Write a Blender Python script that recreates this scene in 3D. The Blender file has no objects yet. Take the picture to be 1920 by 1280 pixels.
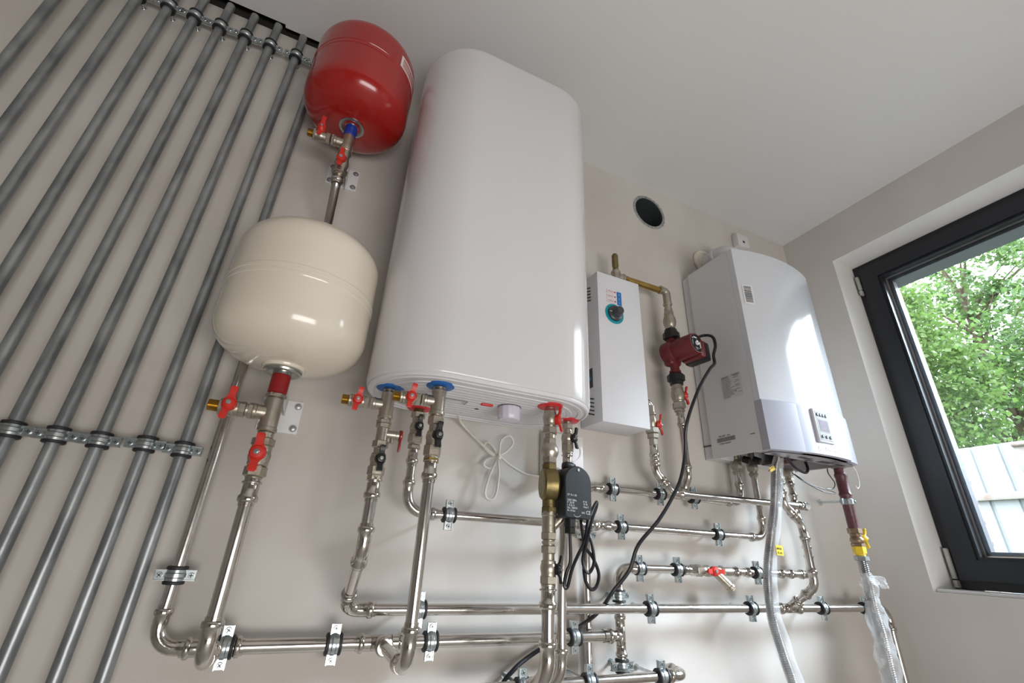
import bpy, bmesh, math, random
from mathutils import Vector as V, Matrix as Mx
random.seed(7)
COL = bpy.context.scene.collection
PI = math.pi

# ------------------------------------------------------------------ materials
def mat(name, color, rough=0.5, metal=0.0, color2=None, scale=8.0, bump=0.0, bscale=None, spec=0.5, coat=0.0, detail=4.0, alpha=None, stretch=None, lo=0.35, hi=0.65, rvar=0.0):
    m = bpy.data.materials.new(name); m.use_nodes = True
    nt = m.node_tree; b = nt.nodes['Principled BSDF']
    b.inputs['Base Color'].default_value = (*color, 1)
    b.inputs['Roughness'].default_value = rough
    b.inputs['Metallic'].default_value = metal
    b.inputs['Specular IOR Level'].default_value = spec
    b.inputs['Coat Weight'].default_value = coat
    b.inputs['Coat Roughness'].default_value = 0.08
    if alpha is not None: b.inputs['Alpha'].default_value = alpha
    if color2 is not None or bump or rvar:
        tc = nt.nodes.new('ShaderNodeTexCoord')
        src = tc.outputs['Object']
        if stretch:
            mp = nt.nodes.new('ShaderNodeMapping'); mp.inputs['Scale'].default_value = stretch
            nt.links.new(src, mp.inputs['Vector']); src = mp.outputs['Vector']
        n = nt.nodes.new('ShaderNodeTexNoise'); n.inputs['Scale'].default_value = scale; n.inputs['Detail'].default_value = detail
        nt.links.new(src, n.inputs['Vector'])
        if color2 is not None:
            r = nt.nodes.new('ShaderNodeValToRGB')
            r.color_ramp.elements[0].position = lo; r.color_ramp.elements[1].position = hi
            r.color_ramp.elements[0].color = (*color, 1); r.color_ramp.elements[1].color = (*color2, 1)
            nt.links.new(n.outputs['Fac'], r.inputs['Fac']); nt.links.new(r.outputs['Color'], b.inputs['Base Color'])
        if rvar:
            mr = nt.nodes.new('ShaderNodeMapRange'); mr.inputs['To Min'].default_value = rough - rvar; mr.inputs['To Max'].default_value = rough + rvar
            nt.links.new(n.outputs['Fac'], mr.inputs['Value']); nt.links.new(mr.outputs['Result'], b.inputs['Roughness'])
        if bump:
            n2 = nt.nodes.new('ShaderNodeTexNoise'); n2.inputs['Scale'].default_value = bscale or scale * 4; n2.inputs['Detail'].default_value = 6
            nt.links.new(src, n2.inputs['Vector'])
            bp = nt.nodes.new('ShaderNodeBump'); bp.inputs['Strength'].default_value = bump; bp.inputs['Distance'].default_value = 0.01
            nt.links.new(n2.outputs['Fac'], bp.inputs['Height']); nt.links.new(bp.outputs['Normal'], b.inputs['Normal'])
    return m

M = {}
M['wall'] = mat('plaster', (.515, .468, .425), .72, color2=(.635, .598, .56), scale=2.0, bump=.2, bscale=7, spec=.3, lo=.3, hi=.7)
M['wall_r'] = mat('plaster_right', (.56, .53, .50), .7, color2=(.63, .602, .572), scale=2.4, bump=.12, bscale=9, spec=.3, lo=.3, hi=.7)
M['reveal'] = mat('lit_reveal_plaster', (.74, .72, .69), .7, color2=(.79, .775, .75), scale=3, bump=.1)  # paler copy of the plaster, window brightness put into the reveal's colour
M['dark_wall'] = mat('unseen_dark_wall', (.25, .235, .22), .8, color2=(.31, .295, .28), scale=5)  # unseen walls given an invented dark grey to deepen reflections in the metal
M['ceil'] = mat('ceiling_satin', (.67, .66, .66), .42, color2=(.69, .68, .68), scale=1.2, spec=.35)
M['floor'] = mat('floor_screed', (.56, .54, .52), .6, color2=(.62, .60, .57), scale=3)
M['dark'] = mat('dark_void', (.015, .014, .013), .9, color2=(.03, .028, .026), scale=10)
M['steel'] = mat('stainless', (.60, .565, .53), .17, 1.0, color2=(.66, .625, .59), scale=30, stretch=(1, 1, 1), rvar=.05)
M['press'] = mat('press_fitting', (.62, .58, .53), .15, 1.0, color2=(.52, .485, .445), scale=45, bump=.05, bscale=60)
M['nickel'] = mat('nickel_brass', (.42, .375, .31), .36, .9, color2=(.50, .455, .385), scale=40, bump=.06, bscale=120)
M['brass'] = mat('brass', (.50, .34, .10), .3, 1.0, color2=(.42, .28, .085), scale=25)
M['brass_dull'] = mat('brass_dull', (.25, .20, .085), .42, .85, color2=(.19, .15, .065), scale=30, bump=.08, bscale=90)
M['gas_brass'] = mat('brown_brass', (.24, .165, .11), .42, .7, color2=(.30, .21, .14), scale=40)
M['zinc'] = mat('zinc_plate', (.50, .56, .575), .30, 1.0, color2=(.66, .70, .70), scale=60)
M['rubber'] = mat('black_rubber', (.012, .012, .015), .55, color2=(.02, .02, .024), scale=40)
M['conduit'] = mat('galvanised_conduit', (.20, .213, .22), .36, .6, color2=(.36, .378, .384), scale=14, detail=10, rvar=.1, stretch=(2, 2, .8), bump=.05, bscale=50)
M['enamel'] = mat('white_enamel', (.65, .635, .645), .16, color2=(.665, .65, .66), scale=2, spec=.5, coat=.3)
M['lid'] = mat('white_plastic', (.62, .61, .63), .42, color2=(.70, .69, .71), scale=4)
M['cream'] = mat('cream_paint', (.72, .655, .55), .17, color2=(.735, .67, .565), scale=3, coat=.35)
M['red_paint'] = mat('red_paint', (.33, .010, .008), .2, color2=(.36, .012, .009), scale=4, coat=.4)
M['red_dark'] = mat('red_sleeve', (.25, .010, .012), .3, color2=(.28, .013, .013), scale=20)
M['blue_sleeve'] = mat('blue_sleeve', (.008, .03, .28), .4, color2=(.01, .04, .33), scale=20)
M['red_h'] = mat('red_handle', (.55, .022, .014), .4, color2=(.60, .03, .018), scale=30)
M['red_disc'] = mat('red_washer', (.58, .02, .03), .45, color2=(.62, .03, .035), scale=20)
M['blue_disc'] = mat('blue_washer', (.005, .105, .36), .45, color2=(.006, .12, .40), scale=20)
M['plate'] = mat('matt_black_plate', (.012, .012, .013), .75, color2=(.018, .018, .019), scale=60, spec=.15)
M['black'] = mat('black_plastic', (.006, .0065, .007), .38, color2=(.009, .0095, .010), scale=40)
M['black_box'] = mat('black_housing', (.010, .013, .016), .40, color2=(.013, .016, .019), scale=20, bump=.03, bscale=300)
M['cable_b'] = mat('black_cable', (.006, .0055, .009), .38, color2=(.010, .009, .013), scale=30)
M['cable_w'] = mat('white_cable', (.66, .62, .55), .5, color2=(.70, .66, .59), scale=30)
M['ring_zinc'] = mat('vessel_ring', (.45, .46, .44), .3, 1.0, color2=(.55, .56, .53), scale=30)
M['box'] = mat('box_powdercoat', (.66, .655, .68), .6, color2=(.68, .675, .70), scale=10, bump=.02, bscale=200, spec=.25)
M['boiler'] = mat('boiler_side', (.60, .60, .61), .35, color2=(.62, .62, .63), scale=6)
M['gloss'] = mat('boiler_gloss', (.60, .61, .645), .12, color2=(.615, .625, .66), scale=2, coat=.6)
M['silver'] = mat('silver_panel', (.43, .43, .49), .26, .3, color2=(.45, .45, .51), scale=5, coat=.1)
M['greymetal'] = mat('grey_sheet', (.40, .39, .42), .35, .7, color2=(.46, .45, .48), scale=12)
M['plum'] = mat('dark_sheet', (.085, .065, .075), .5, color2=(.10, .08, .088), scale=12)
M['maroon'] = mat('maroon_paint', (.105, .036, .046), .38, color2=(.125, .044, .055), scale=25, bump=.25, bscale=40)
M['yellow'] = mat('yellow_paint', (.80, .55, .02), .4, color2=(.84, .60, .03), scale=30)
M['paper'] = mat('paper_label', (.70, .69, .69), .6, color2=(.74, .73, .73), scale=15)
M['ink'] = mat('ink', (.03, .03, .035), .6, color2=(.05, .05, .055), scale=50)
M['ink_grey'] = mat('ink_grey', (.22, .21, .215), .6, color2=(.26, .25, .255), scale=50)
M['ink_white'] = mat('white_print', (.62, .63, .65), .6, color2=(.66, .67, .69), scale=50)
M['ink_red'] = mat('red_print', (.45, .03, .02), .5, color2=(.5, .04, .03), scale=50)
M['screen'] = mat('lcd_screen', (.20, .165, .20), .6, color2=(.24, .20, .23), scale=60, spec=.15)
M['recess'] = mat('display_recess', (.34, .34, .36), .6, color2=(.36, .36, .38), scale=20, spec=.2)
M['pink'] = mat('pale_lamp', (.75, .62, .64), .4, color2=(.78, .65, .66), scale=30)
M['teal'] = mat('teal_dial', (.0, .27, .34), .4, color2=(.0, .30, .37), scale=30)
M['blue'] = mat('blue_print', (.01, .14, .42), .4, color2=(.01, .16, .45), scale=30)
M['knob'] = mat('dark_knob', (.035, .04, .045), .35, color2=(.045, .05, .055), scale=30)
M['lilac'] = mat('lilac_knob', (.64, .59, .68), .3, color2=(.66, .61, .70), scale=10)
M['pump_red'] = mat('cast_red', (.115, .012, .015), .42, color2=(.14, .015, .018), scale=40, bump=.12, bscale=90)
M['frame'] = mat('anthracite_frame', (.011, .013, .018), .42, color2=(.013, .015, .020), scale=8)
M['frame_grey'] = mat('grey_frame', (.10, .105, .125), .5, color2=(.115, .12, .14), scale=8)
M['spacer'] = mat('alu_spacer', (.75, .72, .70), .3, .9, color2=(.8, .77, .75), scale=20)
M['hinge'] = mat('hinge_cover', (.42, .42, .38), .4, .2, color2=(.46, .46, .42), scale=20)
M['sill'] = mat('white_sill', (.72, .71, .70), .4, color2=(.75, .74, .73), scale=6)
M['socket'] = mat('socket_white', (.66, .62, .61), .35, color2=(.68, .64, .63), scale=10)
M['bark'] = mat('bark', (.07, .05, .035), .9, color2=(.12, .09, .06), scale=12, bump=.6)
M['leaf1'] = mat('leaf_light', (.085, .155, .038), .5, color2=(.145, .215, .07), scale=2.0, detail=2)
M['leaf2'] = mat('leaf_mid', (.055, .115, .045), .5, color2=(.10, .165, .075), scale=2.0, detail=2)
M['leaf3'] = mat('leaf_conifer', (.052, .105, .055), .5, color2=(.105, .165, .085), scale=2.0, detail=2)
for k in ('leaf1', 'leaf2', 'leaf3'):
    nt = M[k].node_tree; b = nt.nodes['Principled BSDF']; out = nt.nodes['Material Output']
    tr = nt.nodes.new('ShaderNodeBsdfTranslucent'); mx = nt.nodes.new('ShaderNodeMixShader'); mx.inputs[0].default_value = .35
    tr.inputs['Color'].default_value = (.17, .29, .075, 1)
    nt.links.new(b.outputs[0], mx.inputs[1]); nt.links.new(tr.outputs[0], mx.inputs[2]); nt.links.new(mx.outputs[0], out.inputs['Surface'])
M['fence'] = mat('pale_sheet_metal', (.24, .265, .29), .5, color2=(.27, .29, .31), scale=2)
M['rust'] = mat('rusty_rail', (.235, .225, .22), .7, color2=(.17, .10, .065), scale=7, lo=.55, hi=.8)
M['grass'] = mat('grass', (.05, .09, .02), .9, color2=(.09, .13, .035), scale=6)
M['tin'] = mat('flue_sleeve', (.55, .57, .57), .35, .9, color2=(.42, .43, .43), scale=40)
M['flue_in'] = mat('flue_inside', (.028, .038, .036), .7, color2=(.04, .05, .047), scale=8)
M['film'] = mat('clear_film', (.80, .84, .88), .18, alpha=.26, color2=(.9, .92, .94), scale=14, bump=.5, bscale=22)
M['film2'] = mat('milky_film', (.82, .84, .86), .16, alpha=.36, color2=(.9, .91, .92), scale=14, bump=.5, bscale=22)
M['corr'] = mat('corrugated_steel', (.34, .35, .37), .25, 1.0, color2=(.55, .55, .55), scale=30)
M['white_thin'] = mat('white_wire', (.75, .75, .76), .4, color2=(.78, .78, .79), scale=30)
M['cap_brown'] = mat('copper_cap', (.20, .10, .085), .35, .6, color2=(.26, .13, .11), scale=30)
# brick for the outside reveal
def brick_mat():
    m = bpy.data.materials.new('pale_brick'); m.use_nodes = True; nt = m.node_tree; b = nt.nodes['Principled BSDF']
    tc = nt.nodes.new('ShaderNodeTexCoord'); mp = nt.nodes.new('ShaderNodeMapping'); mp.inputs['Rotation'].default_value = (PI / 2, 0, 0)
    br = nt.nodes.new('ShaderNodeTexBrick')
    br.inputs['Color1'].default_value = (.30, .25, .215, 1); br.inputs['Color2'].default_value = (.35, .30, .26, 1); br.inputs['Mortar'].default_value = (.17, .15, .135, 1)
    br.inputs['Scale'].default_value = 1.0; br.inputs['Brick Width'].default_value = .25; br.inputs['Row Height'].default_value = .075; br.inputs['Mortar Size'].default_value = .008
    nt.links.new(tc.outputs['Object'], mp.inputs['Vector']); nt.links.new(mp.outputs['Vector'], br.inputs['Vector'])
    nt.links.new(br.outputs['Color'], b.inputs['Base Color']); b.inputs['Roughness'].default_value = .85
    bp = nt.nodes.new('ShaderNodeBump'); bp.inputs['Strength'].default_value = .5; nt.links.new(br.outputs['Fac'], bp.inputs['Height']); bp.invert = True
    nt.links.new(bp.outputs['Normal'], b.inputs['Normal'])
    return m
M['brick'] = brick_mat()
def glass_mat():
    m = bpy.data.materials.new('window_glass'); m.use_nodes = True; nt = m.node_tree
    nt.nodes.remove(nt.nodes['Principled BSDF']); out = nt.nodes['Material Output']
    t = nt.nodes.new('ShaderNodeBsdfTransparent'); t.inputs['Color'].default_value = (.97, .985, .98, 1)
    g = nt.nodes.new('ShaderNodeBsdfGlossy'); g.inputs['Roughness'].default_value = .0
    f = nt.nodes.new('ShaderNodeFresnel'); f.inputs['IOR'].default_value = 1.3
    mx = nt.nodes.new('ShaderNodeMixShader')
    nt.links.new(f.outputs[0], mx.inputs[0]); nt.links.new(t.outputs[0], mx.inputs[1]); nt.links.new(g.outputs[0], mx.inputs[2]); nt.links.new(mx.outputs[0], out.inputs['Surface'])
    return m
M['glass'] = glass_mat()

# ------------------------------------------------------------------ mesh builder
def frame_of(d):
    d = d.normalized()
    a = V((0, 0, 1)) if abs(d.z) < .9 else V((1, 0, 0))
    u = d.cross(a).normalized(); return u, d.cross(u).normalized()

class MB:
    def __init__(self): self.bm = bmesh.new()
    def face(self, pts): return self.bm.faces.new([self.bm.verts.new(p) for p in pts])
    def box(self, x0, x1, y0, y1, z0, z1, bev=0, seg=2):
        return self.obox(V(((x0 + x1) / 2, (y0 + y1) / 2, (z0 + z1) / 2)), (V((1, 0, 0)), V((0, 1, 0)), V((0, 0, 1))), (abs(x1 - x0), abs(y1 - y0), abs(z1 - z0)), bev, seg)
    def obox(self, c, ax, size, bev=0, seg=2):
        mtx = Mx((ax[0] * size[0], ax[1] * size[1], ax[2] * size[2])).transposed().to_4x4(); mtx.translation = c
        r = bmesh.ops.create_cube(self.bm, size=1, matrix=mtx)
        if bev:
            es = list({e for v in r['verts'] for e in v.link_edges})
            bmesh.ops.bevel(self.bm, geom=es, offset=bev, segments=seg, affect='EDGES', profile=.5)
        return self
    def rings(self, rings, close=False, cap0=True, cap1=True):
        vs = [[self.bm.verts.new(p) for p in r] for r in rings]
        n = len(vs[0])
        for a, b in zip(vs, vs[1:] + ([vs[0]] if close else [])):
            for i in range(n):
                j = (i + 1) % n
                try: self.bm.faces.new((a[i], a[j], b[j], b[i]))
                except ValueError: pass
        if not close:
            if cap0: self.bm.faces.new(vs[0][::-1])
            if cap1: self.bm.faces.new(vs[-1])
        return self
    def tube(self, pts, r, seg=14, cap=True):
        pts = [V(p) for p in pts]; rs = r if isinstance(r, (list, tuple)) else [r] * len(pts)
        ds = []
        for i in range(len(pts)):
            a = pts[max(i - 1, 0)]; b = pts[min(i + 1, len(pts) - 1)]
            ds.append((b - a).normalized())
        u, w = frame_of(ds[0]); out = []
        for i, p in enumerate(pts):
            if i:
                q = ds[i - 1].rotation_difference(ds[i]); u = q @ u; w = q @ w
            out.append([p + (u * math.cos(t) + w * math.sin(t)) * rs[i] for t in [2 * PI * k / seg for k in range(seg)]])
        return self.rings(out, cap0=cap, cap1=cap)
    def lathe(self, o, d, prof, seg=24, cap=True, ph=0):
        o = V(o); d = V(d).normalized(); u, w = frame_of(d)
        out = [[o + d * t + (u * math.cos(a) + w * math.sin(a)) * max(r, 1e-5) for a in [2 * PI * k / seg + ph for k in range(seg)]] for t, r in prof]
        return self.rings(out, cap0=cap, cap1=cap)
    def cyl(self, o, d, t0, t1, r, seg=20, b=None):
        b = min(abs(t1 - t0) * .2, r * .12) if b is None else b
        return self.lathe(o, d, [(t0, r - b), (t0 + b, r), (t1 - b, r), (t1, r - b)] if t1 > t0 else [(t0, r - b), (t0 - b, r), (t1 + b, r), (t1, r - b)], seg)
    def hexa(self, o, d, t0, t1, r):
        s = 1 if t1 > t0 else -1; b = abs(t1 - t0) * .12
        return self.lathe(o, d, [(t0, r * .9), (t0 + s * b, r * 1.08), (t1 - s * b, r * 1.08), (t1, r * .9)], 6, ph=PI / 6)
    def pieces(self, o, d, lst):
        for k, t0, t1, r in lst:
            if k == 'h': self.hexa(o, d, t0, t1, r)
            elif k == 'c': self.cyl(o, d, t0, t1, r)
            elif k == 's':
                m = (t1 - t0); self.lathe(o, d, [(t0 + m * i / 10, r * (.70 + .30 * math.sin(PI * i / 10))) for i in range(11)], 24)
            elif k == 't':   # thread
                n = max(3, int(abs(t1 - t0) / .0016)); m = t1 - t0
                self.lathe(o, d, [(t0 + m * i / (2 * n), r * (1 if i % 2 else .93)) for i in range(2 * n + 1)], 20)
        return self
    def press(self, p, d, r, L=.034):
        self.lathe(p, d, [(0, r * 1.02), (0, r * 1.15), (L * .45, r * 1.15), (L * .52, r * 1.36), (L * .60, r * 1.42), (L * .72, r * 1.42), (L * .80, r * 1.34), (L * .83, r * 1.14), (L, r * 1.12), (L, r * 1.0)], 22)
        return self

def wloc(o):
    t = V((0, 0, 0))
    while o is not None: t += o.location; o = o.parent
    return t
def build(mb, name, m, parent=None, label=None, smooth=35, base=None):
    bm = mb.bm
    bmesh.ops.recalc_face_normals(bm, faces=bm.faces)
    off = wloc(parent) if parent else V(base) if base is not None else V((0, 0, 0))
    for v in bm.verts: v.co -= off
    me = bpy.data.meshes.new(name); bm.to_mesh(me); bm.free()
    me.materials.append(M[m] if isinstance(m, str) else m)
    if smooth:
        me.shade_smooth(); me.set_sharp_from_angle(angle=math.radians(smooth))
    o = bpy.data.objects.new(name, me); COL.objects.link(o)
    if parent: o.parent = parent
    elif base is not None: o.location = base
    if label: o['label'] = label
    return o
def tag(o, label, cat, group=None, kind=None):
    o['label'] = label; o['category'] = cat
    if group: o['group'] = group
    if kind: o['kind'] = kind
    return o
def thing(name, loc, label, cat, group=None):
    o = bpy.data.objects.new(name, None); o.location = loc; o.empty_display_size = .02; COL.objects.link(o)
    return tag(o, label, cat, group)
def struct(mb, name, m, parent=None, smooth=0):
    o = build(mb, name, m, parent, smooth=smooth)
    if not parent: o['kind'] = 'structure'
    return o
def text(s, pos, xd, ud, size, m, parent, name='lettering', align='LEFT', extr=.0003):
    cu = bpy.data.curves.new('t', 'FONT'); cu.body = s; cu.size = size; cu.align_x = align; cu.extrude = extr; cu.resolution_u = 3
    t = bpy.data.objects.new('t', cu); COL.objects.link(t)
    bpy.context.view_layer.update()
    me = bpy.data.meshes.new_from_object(t.evaluated_get(bpy.context.evaluated_depsgraph_get()))
    bpy.data.objects.remove(t); bpy.data.curves.remove(cu)
    xd = V(xd).normalized(); ud = V(ud).normalized(); n = xd.cross(ud)
    mt = Mx((xd, ud, n)).transposed().to_4x4(); mt.translation = V(pos) - wloc(parent)
    me.transform(mt); me.name = name; me.materials.clear(); me.materials.append(M[m])
    o = bpy.data.objects.new(name, me); COL.objects.link(o); o.parent = parent
    return o
def copy_tree(o, parent=None):
    c = o.copy(); COL.objects.link(c); c.parent = parent
    for ch in o.children: copy_tree(ch, c)
    return c
def fillet(pts, R, n=8):
    """rounded polyline: dense points and the list of corner arcs"""
    pts = [V(p) for p in pts]; out = [pts[0]]; arcs = []
    for i in range(1, len(pts) - 1):
        a, p, b = pts[i - 1], pts[i], pts[i + 1]
        d1 = (p - a).normalized(); d2 = (b - p).normalized(); ang = d1.angle(d2)
        r = R[i - 1] if isinstance(R, (list, tuple)) else R
        t = min(r * math.tan(ang / 2), (p - a).length * .49, (b - p).length * .49); r = t / math.tan(ang / 2)
        s = p - d1 * t; nrm = (d2 - d1 * d2.dot(d1)).normalized(); c = s + nrm * r
        arc = [c + (-nrm * math.cos(ang * k / n) + d1 * math.sin(ang * k / n)) * r for k in range(n + 1)]
        out += arc; arcs.append((arc, d1, d2))
    out.append(pts[-1]); return out, arcs
def spline(pts, n=8, closed=False):
    pts = [V(p) for p in pts]; out = []
    for i in range(len(pts) - 1):
        p0 = pts[i - 1] if i else pts[0] * 2 - pts[1]; p1, p2 = pts[i], pts[i + 1]; p3 = pts[i + 2] if i + 2 < len(pts) else pts[-1] * 2 - pts[-2]
        for k in range(n):
            t = k / n
            out.append(.5 * ((2 * p1) + (p2 - p0) * t + (2 * p0 - 5 * p1 + 4 * p2 - p3) * t * t + (3 * p1 - p0 - 3 * p2 + p3) * t ** 3))
    out.append(pts[-1]); return out

# ------------------------------------------------------------------ pipework helpers
def run(label, pts, r, R=.03, plain=(), couplings=(), name='stainless_pipe', group='stainless steel pipe runs'):
    t = thing(name, pts[0], label, 'pipe', group)
    path, arcs = fillet(pts, R)
    build(MB().tube(path, r, 18), 'pipe', 'steel', t, smooth=50)
    for k, (arc, d1, d2) in enumerate(arcs):
        if k in plain: continue
        mb = MB(); mb.tube([arc[0] - d1 * .004] + arc + [arc[-1] + d2 * .004], r * 1.13, 18)
        mb.press(arc[0], -d1, r); mb.press(arc[-1], d2, r)
        build(mb, 'elbow', 'press', t, smooth=50)
    for c in couplings:
        p, d = V(c[0]), V(c[1]); L = c[2] if len(c) > 2 else .034
        kind = c[3] if len(c) > 3 else 'coupling'
        mb = MB()
        if kind == 'coupling': mb.press(p, d, r, L)
        elif kind == 'double': mb.press(p, d, r, L); mb.press(p, -d, r, L)
        elif kind == 'tee':   # d = run direction, c[4] = branch direction
            b = V(c[4]); h = .022
            mb.cyl(p, d, -h, h, r * 1.16); mb.press(p + d * h, d, r, .03); mb.press(p - d * h, -d, r, .03)
            mb.cyl(p, b, 0, r * 2.0, r * 1.16); mb.press(p + b * r * 1.7, b, r, .03)
        build(mb, kind if kind != 'double' else 'coupling', 'press', t, smooth=50)
    return t

def handle(parent, o, s, w, half, r, m, L=.03, screw='zinc'):
    """butterfly handle: stem along s, wings along +-w"""
    o = V(o); s = V(s).normalized(); w = V(w).normalized(); x = s.cross(w).normalized()
    mb = MB()
    mb.cyl(o, s, 0, L * .55, r * .55)
    mb.lathe(o, s, [(L * .45, r * .9), (L * .5, r), (L * .85, r), (L, r * .72), (L * 1.03, r * .4)], 22)
    for sg in (1, -1):
        rings = []
        for t, wd, th, off in ((.55, .95, .0035, .72), (.9, .62, .0030, .80), (1.3 if half / r > 1.5 else 1.1, .46, .0026, .92), (half / r * .92, .52, .0026, 1.0), (half / r, .36, .002, 1.0)):
            c = o + w * sg * r * t + s * L * off
            hw = r * wd
            rings.append([c - x * hw - s * th, c + x * hw - s * th, c + x * hw + s * th, c - x * hw + s * th])
        mb.rings(rings)
    h = build(mb, 'handle', m, parent)
    sb = MB(); sb.cyl(o, s, L * .95, L * 1.12, r * .36, 14); sb.lathe(o, s, [(L * 1.1, r * .25), (L * 1.18, r * .22)], 6)
    build(sb, 'screw', screw, h)
    return h

def valve(label, o, d, lst, hc, s, w, half, hr, hm, L=.03, group=None, brass=None, name='ball_valve', body='nickel'):
    t = thing(name, o, label, 'valve', group)
    build(MB().pieces(V(o), V(d), lst), 'body', body, t)
    c = V(o) + V(d).normalized() * hc
    handle(t, c, s, w, half, hr, hm, L)
    if brass: build(MB().pieces(V(o), V(d), brass), 'threaded_outlet', 'brass', t)
    return t
def fitting(label, o, d, lst, name='tee_fitting', branch=None, group=None, cat='fitting', m='nickel'):
    mb = MB().pieces(V(o), V(d), lst)
    if branch:
        bo, bd, bl = branch; mb.pieces(V(bo), V(bd), bl)
    ob = build(mb, name, m, base=V(o)); return tag(ob, label, cat, group)

# clamp: pipe along local X, ears along local Z, wall along local +Y
def make_clamp(r, stand, rod_r=.004):
    t = bpy.data.objects.new('pipe_clamp', None); COL.objects.link(t); t.empty_display_size = .02
    ri = r + .0035; hw = .0095
    mb = MB()
    rings = []
    for xx, rr in ((-.0152, r + .0002), (-.0158, ri + .002), (-.0145, ri + .0036), (-.0105, ri + .0036), (-.0096, ri - .0003), (.0096, ri - .0003), (.0105, ri + .0036), (.0145, ri + .0036), (.0158, ri + .002), (.0152, r + .0002)):
        rings.append([V((xx, math.cos(a) * rr, math.sin(a) * rr)) for a in [2 * PI * k / 28 for k in range(28)]])
    mb.rings(rings, close=True); build(mb, 'rubber_liner', 'rubber', t)
    for sg in (-1, 1):
        mb = MB(); rings = []
        prof = ((-hw, ri), (-hw, ri + .0016), (-hw * .5, ri + .0018), (-hw * .35, ri + .0034), (hw * .35, ri + .0034), (hw * .5, ri + .0018), (hw, ri + .0016), (hw, ri))
        for k in range(15):
            a = PI * (k / 14) * .96 + PI * .02
            rings.append([V((x, sg * math.sin(a) * q, math.cos(a) * q)) for x, q in prof])
        mb.rings(rings)
        for e in (-1, 1):
            z0 = e * (ri - .0005); z1 = e * (ri + .0195); y0 = sg * .0006; y1 = sg * .0026
            mb.box(-hw, hw, min(y0, y1), max(y0, y1), min(z0, z1), max(z0, z1), .0008, 1)
            mb.box(-hw, -hw + .0018, min(y0, y1 + sg * .003), max(y0, y1 + sg * .003), min(z0, z1), max(z0, z1))
            mb.box(hw - .0018, hw, min(y0, y1 + sg * .003), max(y0, y1 + sg * .003), min(z0, z1), max(z0, z1))
        build(mb, 'half_ring', 'zinc', t)
    for e in (-1, 1):
        mb = MB(); o = V((0, -.0026, e * (ri + .0115)))
        mb.cyl(o, (0, -1, 0), 0, .0032, .0052, 16)
        mb.cyl(o, (0, 1, 0), 0, .014, .0028, 10)
        s = build(mb, 'screw', 'zinc', t)
        cb = MB(); a = math.radians(random.uniform(0, 90))
        for q in (a, a + PI / 2):
            cb.obox(o + V((0, -.0033, 0)), (V((math.cos(q), 0, math.sin(q))), V((0, 1, 0)), V((-math.sin(q), 0, math.cos(q)))), (.0072, .0006, .0014))
        build(cb, 'slot', 'ink', s)
    mb = MB(); mb.hexa(V((0, ri + .001, 0)), (0, 1, 0), 0, .008, .0065); mb.cyl(V((0, 0, 0)), (0, 1, 0), ri + .006, stand, rod_r, 12); mb.cyl(V((0, stand, 0)), (0, 1, 0), -.0015, .001, .008, 16)
    build(mb, 'threaded_rod', 'zinc', t)
    return t
CL = {}
def clamp(p, r, vertical, label, group):
    stand = round(-p[1], 3); key = (round(r, 4), stand)
    if key not in CL: CL[key] = o = make_clamp(r, stand)
    else: o = copy_tree(CL[key])
    o.location = p
    o.rotation_euler = (0, PI / 2, 0) if vertical else (0, 0, 0)
    return tag(o, label, 'pipe clamp', group)

# ================================================================== the room
XL, XR, YF, ZC = -1.7, 2.066, -3.2, 2.629
def rect_wall(mb, f, a0, a1, b0, b1, holes):
    """rect (a0..a1, b0..b1) minus one rectangular hole, f maps (a,b)->point"""
    h = holes
    for (p, q, r_, s_) in ((a0, h[0], b0, b1), (h[1], a1, b0, b1), (h[0], h[1], b0, h[2]), (h[0], h[1], h[3], b1)):
        mb.face([f(p, r_), f(q, r_), f(q, s_), f(p, s_)])
# back wall with a round flue hole
HX, HZ, HR = 1.156, 2.489, .078
mb = MB(); fb = lambda a, b: V((a, 0, b))
q = .12
rect_wall(mb, fb, XL, XR, 0, 2.9, (HX - q, HX + q, HZ - q, HZ + q))
n = 40
def sq(t):
    c, s = math.cos(t), math.sin(t); k = q / max(abs(c), abs(s)); return V((HX + c * k, 0, HZ + s * k))
ang = [2 * PI * (k + .5) / n for k in range(n)]
cir = [V((HX + math.cos(t) * HR, 0, HZ + math.sin(t) * HR)) for t in ang]
out = [sq(t) for t in ang]
for k in range(n):
    j = (k + 1) % n
    mb.face([out[k], out[j], cir[j], cir[k]])
for cx, cz in ((1, 1), (-1, 1), (-1, -1), (1, -1)):   # corner slivers
    c = V((HX + cx * q, 0, HZ + cz * q))
    a = min(range(n), key=lambda k: (out[k] - c).length); b = min((k for k in range(n) if k != a), key=lambda k: (out[k] - c).length)
    mb.face([out[a], c, out[b]])
wb = struct(mb, 'wall_back', 'wall')
for p in wb.data.polygons: pass
# left, front, right walls
mb = MB(); mb.box(XL - .1, XL, YF, .3, 0, 2.9); struct(mb, 'wall_left', 'dark_wall')
# front wall (behind the camera)
mb = MB(); mb.box(XL - .1, 2.2, YF - .1, YF, 0, 2.9); struct(mb, 'wall_front', 'dark_wall')
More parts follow.
